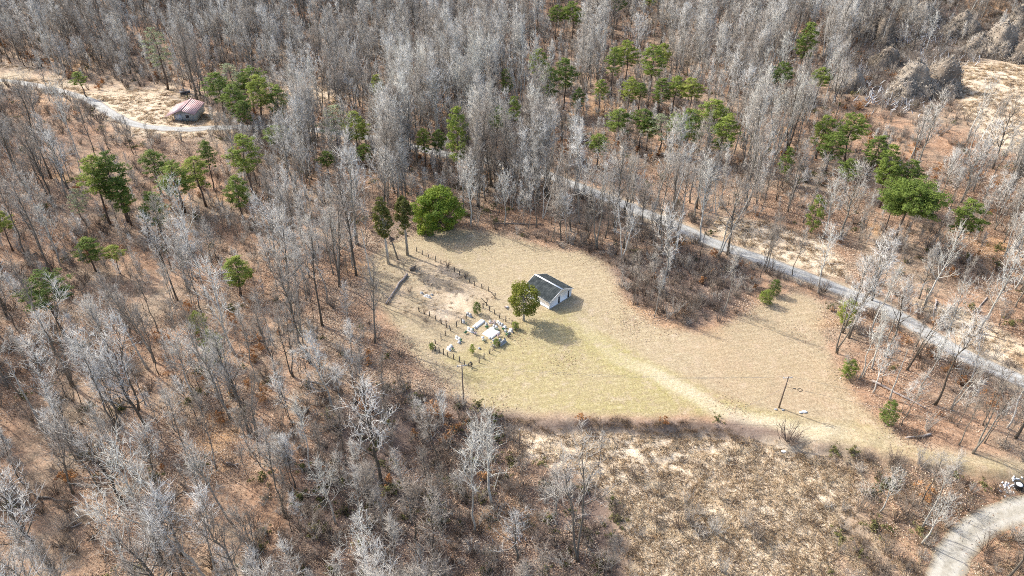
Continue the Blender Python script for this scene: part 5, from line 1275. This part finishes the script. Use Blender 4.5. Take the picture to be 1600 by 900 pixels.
mead = in_poly(pxx, pyy, MEADOW) & (pyy > 730); den = np.where(mead, .20 * smooth(.48, .7, fbm(a, b, 9, 19)) + .04, den)
den = np.where(op & ~mead, 0.0, den)
edge = in_poly(pxx, pyy, [(680, 345), (960, 385), (975, 440), (955, 420), (830, 372), (760, 356)]); den = np.where(edge & fo, .8, den)
k = gg.uniform(0, 1, len(a)) < den; nb = int(k.sum())
idx = np.where(in_poly(pxx, pyy, THICKET)[k], gg.choice([2, 3, 0, 0, 4, 1], nb), np.where(bz[k] | brr[k], gg.choice([0, 2, 3, 4, 4, 1], nb), gg.choice([0, 1, 2, 3, 4, 5, 5], nb)))
scatter('brushwood', 'leafless brown and grey brush filling thicket and wood', 'brush', a[k], b[k], c[k] - .05, gg.uniform(0, 6.28, nb), gg.uniform(.6, 1.35, nb), idx, BR, gg.normal(0, .08, (nb, 2)))
kg = (gg.uniform(0, 1, len(a)) < .025 + .05 * brr + .16 * bz) & ~op; ng_ = int(kg.sum())
scatter('evergreen_undergrowth', 'low olive green undergrowth scattered under the trees', 'undergrowth', a[kg], b[kg], c[kg], gg.uniform(0, 6.28, ng_), gg.uniform(.5, 1.2, ng_), gg.integers(0, 2, ng_), GREENB)
kb = (gg.uniform(0, 1, len(a)) < .10 * smooth(.55, .72, fbm(a, b, 30, 87)) + .006) & ~op; n_b = int(kb.sum())
scatter('beech_saplings', 'orange-leaved saplings still holding dead leaves in the wood', 'saplings', a[kb], b[kb], c[kb], gg.uniform(0, 6.28, n_b), gg.uniform(.5, 1.2, n_b), gg.integers(0, 2, n_b), BEECH)

a, b, c, pxx, pyy, gg = field(1.0, 63, 330)
md_ = in_poly(pxx, pyy, MEADOW); bankd = bankline(a) - b; bk = (bankd > 0) & (bankd < 1.7) & (pxx > 790) & (pxx < 1160)
fl = np.zeros(len(a), bool)
for f in FIELDS: fl |= in_poly(pxx, pyy, f)
den = np.where(md_, .7, 0) + np.where(fl & ~md_, .35, 0) + np.where(brr_ := in_poly(pxx, pyy, [(1180, 680), (1300, 700), (1420, 730), (1700, 780), (1700, 1000), (1000, 1000), (960, 770)]), .45, 0)
den = np.where(bk, .25 + .9 * smooth(.3, .6, noise(a, b, 3.5, 205)), den); den = np.where(in_poly(pxx, pyy, GRAVE_ROUGH), .22, den)
den = np.where(in_poly(pxx, pyy, MOWN) & ~bk & ~in_poly(pxx, pyy, GRAVE_ROUGH), .0, den)
k = gg.uniform(0, 1, len(a)) < np.clip(den, 0, 1); nb = int(k.sum())
idx = np.where(bk[k], gg.choice([2, 3], nb), gg.choice([0, 1, 1, 0, 1, 0, 0, 1, 3], nb))
scg = gg.uniform(.6, 1.2, nb) * np.where(in_poly(pxx[k], pyy[k], GRAVE_ROUGH), .45, 1.0) * np.where(bk[k], .8, 1.0)
scatter('straw_grass', 'tall dry straw-coloured grass of the meadow, verges and bank', 'dry grass', a[k], b[k], c[k], gg.uniform(0, 6.28, nb), scg, idx, GR)

a, b, c, pxx, pyy, gg = field(2.3, 65, 260)
op = open_mask(a, b, c) & (noise(a, b, 3, 5) > .12)
op |= in_poly(pxx, pyy, [(780, 630), (1120, 635), (1330, 670), (1420, 715), (1360, 760), (1300, 1000), (960, 1000), (900, 740)])
k = ~op & (gg.uniform(0, 1, len(a)) < .15 + 1.1 * smooth(.35, .65, fbm(a, b, 14, 99))) & (seg_dist(a, b, DRIVEW[::2]) > 5.5) & (seg_dist(a, b, ROADW0) > 5.5); nb = int(k.sum())
scatter('leaf_litter', 'brown and orange fallen leaves on the forest floor', 'leaf litter', a[k], b[k], c[k], gg.uniform(0, 6.28, nb), gg.uniform(.8, 1.3, nb), gg.integers(0, 3, nb), LT)

# ------------------------------------------------------------------ vine-draped mounds, bleached stems
def mound_mesh(seed):
    """a clump of small trees buried under a mat of dry vines: several rounded lobes, hung with stems"""
    r = np.random.default_rng(seed); m = MB(); n, kk = 12, 22; P, NN = [], []
    for l in range(7):
        a0 = r.uniform(0, 6.28); off = np.array([math.cos(a0), math.sin(a0)]) * (0 if l == 0 else r.uniform(.5, 1.2)); hh = 1.5 * (1 if l == 0 else r.uniform(.3, .8)); w0 = r.uniform(.75, .95) if l == 0 else r.uniform(.45, .75)
        ph = r.uniform(0, 6.28, 3); v = []
        for i in range(n):
            t = i / (n - 1)
            for j in range(kk):
                a_ = 2 * math.pi * j / kk
                q = 1 + .16 * math.sin(3 * a_ + ph[0] + 3 * t) + .12 * math.sin(5 * a_ + ph[1] - 4 * t) + r.normal(0, .06)
                rr = w0 * (1 - t ** 3) ** .5 * q * (1.1 - .3 * t)
                v.append((rr * math.cos(a_) + off[0], rr * math.sin(a_) + off[1], t * hh + r.normal(0, .03) - .08))
        m.add(v, None, [[i * kk + j, i * kk + (j + 1) % kk, (i + 1) * kk + (j + 1) % kk, (i + 1) * kk + j] for i in range(n - 1) for j in range(kk)])
        V = np.array(v); P.append(V); Q = V - np.array([off[0], off[1], .3 * hh]); NN.append(Q / np.linalg.norm(Q, axis=1)[:, None])
    body = m.mesh('vine_mat', M['vine']); V = np.concatenate(P); D = np.concatenate(NN); k_ = r.integers(0, len(V), 7000)
    p = V[k_] + r.normal(0, .035, (7000, 3)); d = D[k_] + r.normal(0, .7, (7000, 3)) - np.array([0, 0, .35]); d /= np.linalg.norm(d, axis=1)[:, None]
    h = MB().spikes(p, p + d * r.uniform(.06, .26, 7000)[:, None], .011)
    h.leaves(p + d * .06, d + r.normal(0, .8, d.shape), r.uniform(.02, .055, 7000), 1.6, r)
    return body, h.mesh('hanging_stems', M['vine_stem'])
MD = [mound_mesh(501 + i) for i in range(4)]
for k, (b_, t_, s_, l_) in enumerate([((1420, 145), 78, 6.5, 'largest vine-draped mound in the middle of the far right gully'), ((1470, 140), 76, 6.0, 'vine-draped mound just right of the largest one'), ((1385, 105), 62, 5.0, 'vine-draped mound left behind the largest one'), ((1500, 50), 8, 6, 'vine-draped mound at the top above the white stems'),
    ((1555, 85), 18, 7.5, 'tall sloping vine-draped mound near the right edge'), ((1600, 95), 45, 5.5, 'vine-draped mound cut by the right edge'), ((1375, 62), 12, 6, 'vine-draped mound top left of the white stems'), ((1440, 30), -8, 6, 'vine-draped mound at the top edge'), ((1330, 140), 100, 4.5, 'low vine-draped mound left below the largest one'), ((1590, 40), -5, 6, 'vine-draped mound in the top right corner')]):
    x_, y_, z_ = G(*b_); h_ = height_for(x_, y_, z_, t_); e = empty('vine_mound', (x_, y_, z_), k * 1.3); e.scale = (s_ * 1.05, s_ * 1.05, h_ * .8 / 1.5)
    for me, nm in zip(MD[k % 4], ('vine_mat', 'hanging_stems')): link(bpy.data.objects.new(nm, me), e)
    tag(e, l_, 'vine mound', 'vine-draped mounds')
def bleached():
    r = np.random.default_rng(55); m = MB()
    for (cx_, cy_, sx_, sy_, nn_) in ((1440, 52, 26, 9, 240), (1395, 56, 14, 6, 60), (1352, 112, 10, 12, 70), (1412, 160, 16, 8, 110), (1440, 90, 12, 8, 60), (1365, 150, 14, 9, 60), (508, 92, 16, 14, 130), (535, 62, 10, 12, 60), (1490, 90, 22, 8, 70), (645, 758, 26, 10, 30), (812, 842, 20, 5, 26)):
        for i in range(nn_):
            p = np.array(G(r.normal(cx_, sx_), r.normal(cy_, sy_))) + [0, 0, -.1]; d = r.normal(size=3); d[2] = abs(d[2]) + (.9 if cy_ < 300 else .2); d /= np.linalg.norm(d); L_ = r.uniform(1.2, 3.6) * (1 if cy_ < 300 else .3)
            m.tube([p, p + d * L_ * .5 + r.normal(0, .12, 3) * L_, p + d * L_], np.array([.2, .17, .08]) * (1 if cy_ < 300 else .5), 4, False)
    o = m.build('bleached_stems', M['bleached']); tag(o, 'bleached white stems and stones in the gullies', 'stems', kind='stuff')
bleached()
def hollow_bush(px_, py_, label, s=1.0, mat=3):
    x_, y_, z_ = G(px_, py_); o = link(bpy.data.objects.new('bare_bush', BR[mat])); o.location = (x_, y_, z_); o.scale = (s, s, s * .8); tag(o, label, 'bush')
hollow_bush(1230, 690, 'dark bush at the lawn bank below the track', 1.9); hollow_bush(586, 452, 'reddish brown bush right of the fallen log', .01 + .6)
hollow_bush(639, 456, 'reddish brown bush right of the pale fallen log', .7); hollow_bush(665, 502, 'brown bush on the left rim of the bright grass', .6, 2); hollow_bush(699, 416, 'brown bush growing in the upper fence', .7); hollow_bush(728, 433, 'second brown bush growing lower in the upper fence', .7, 2)
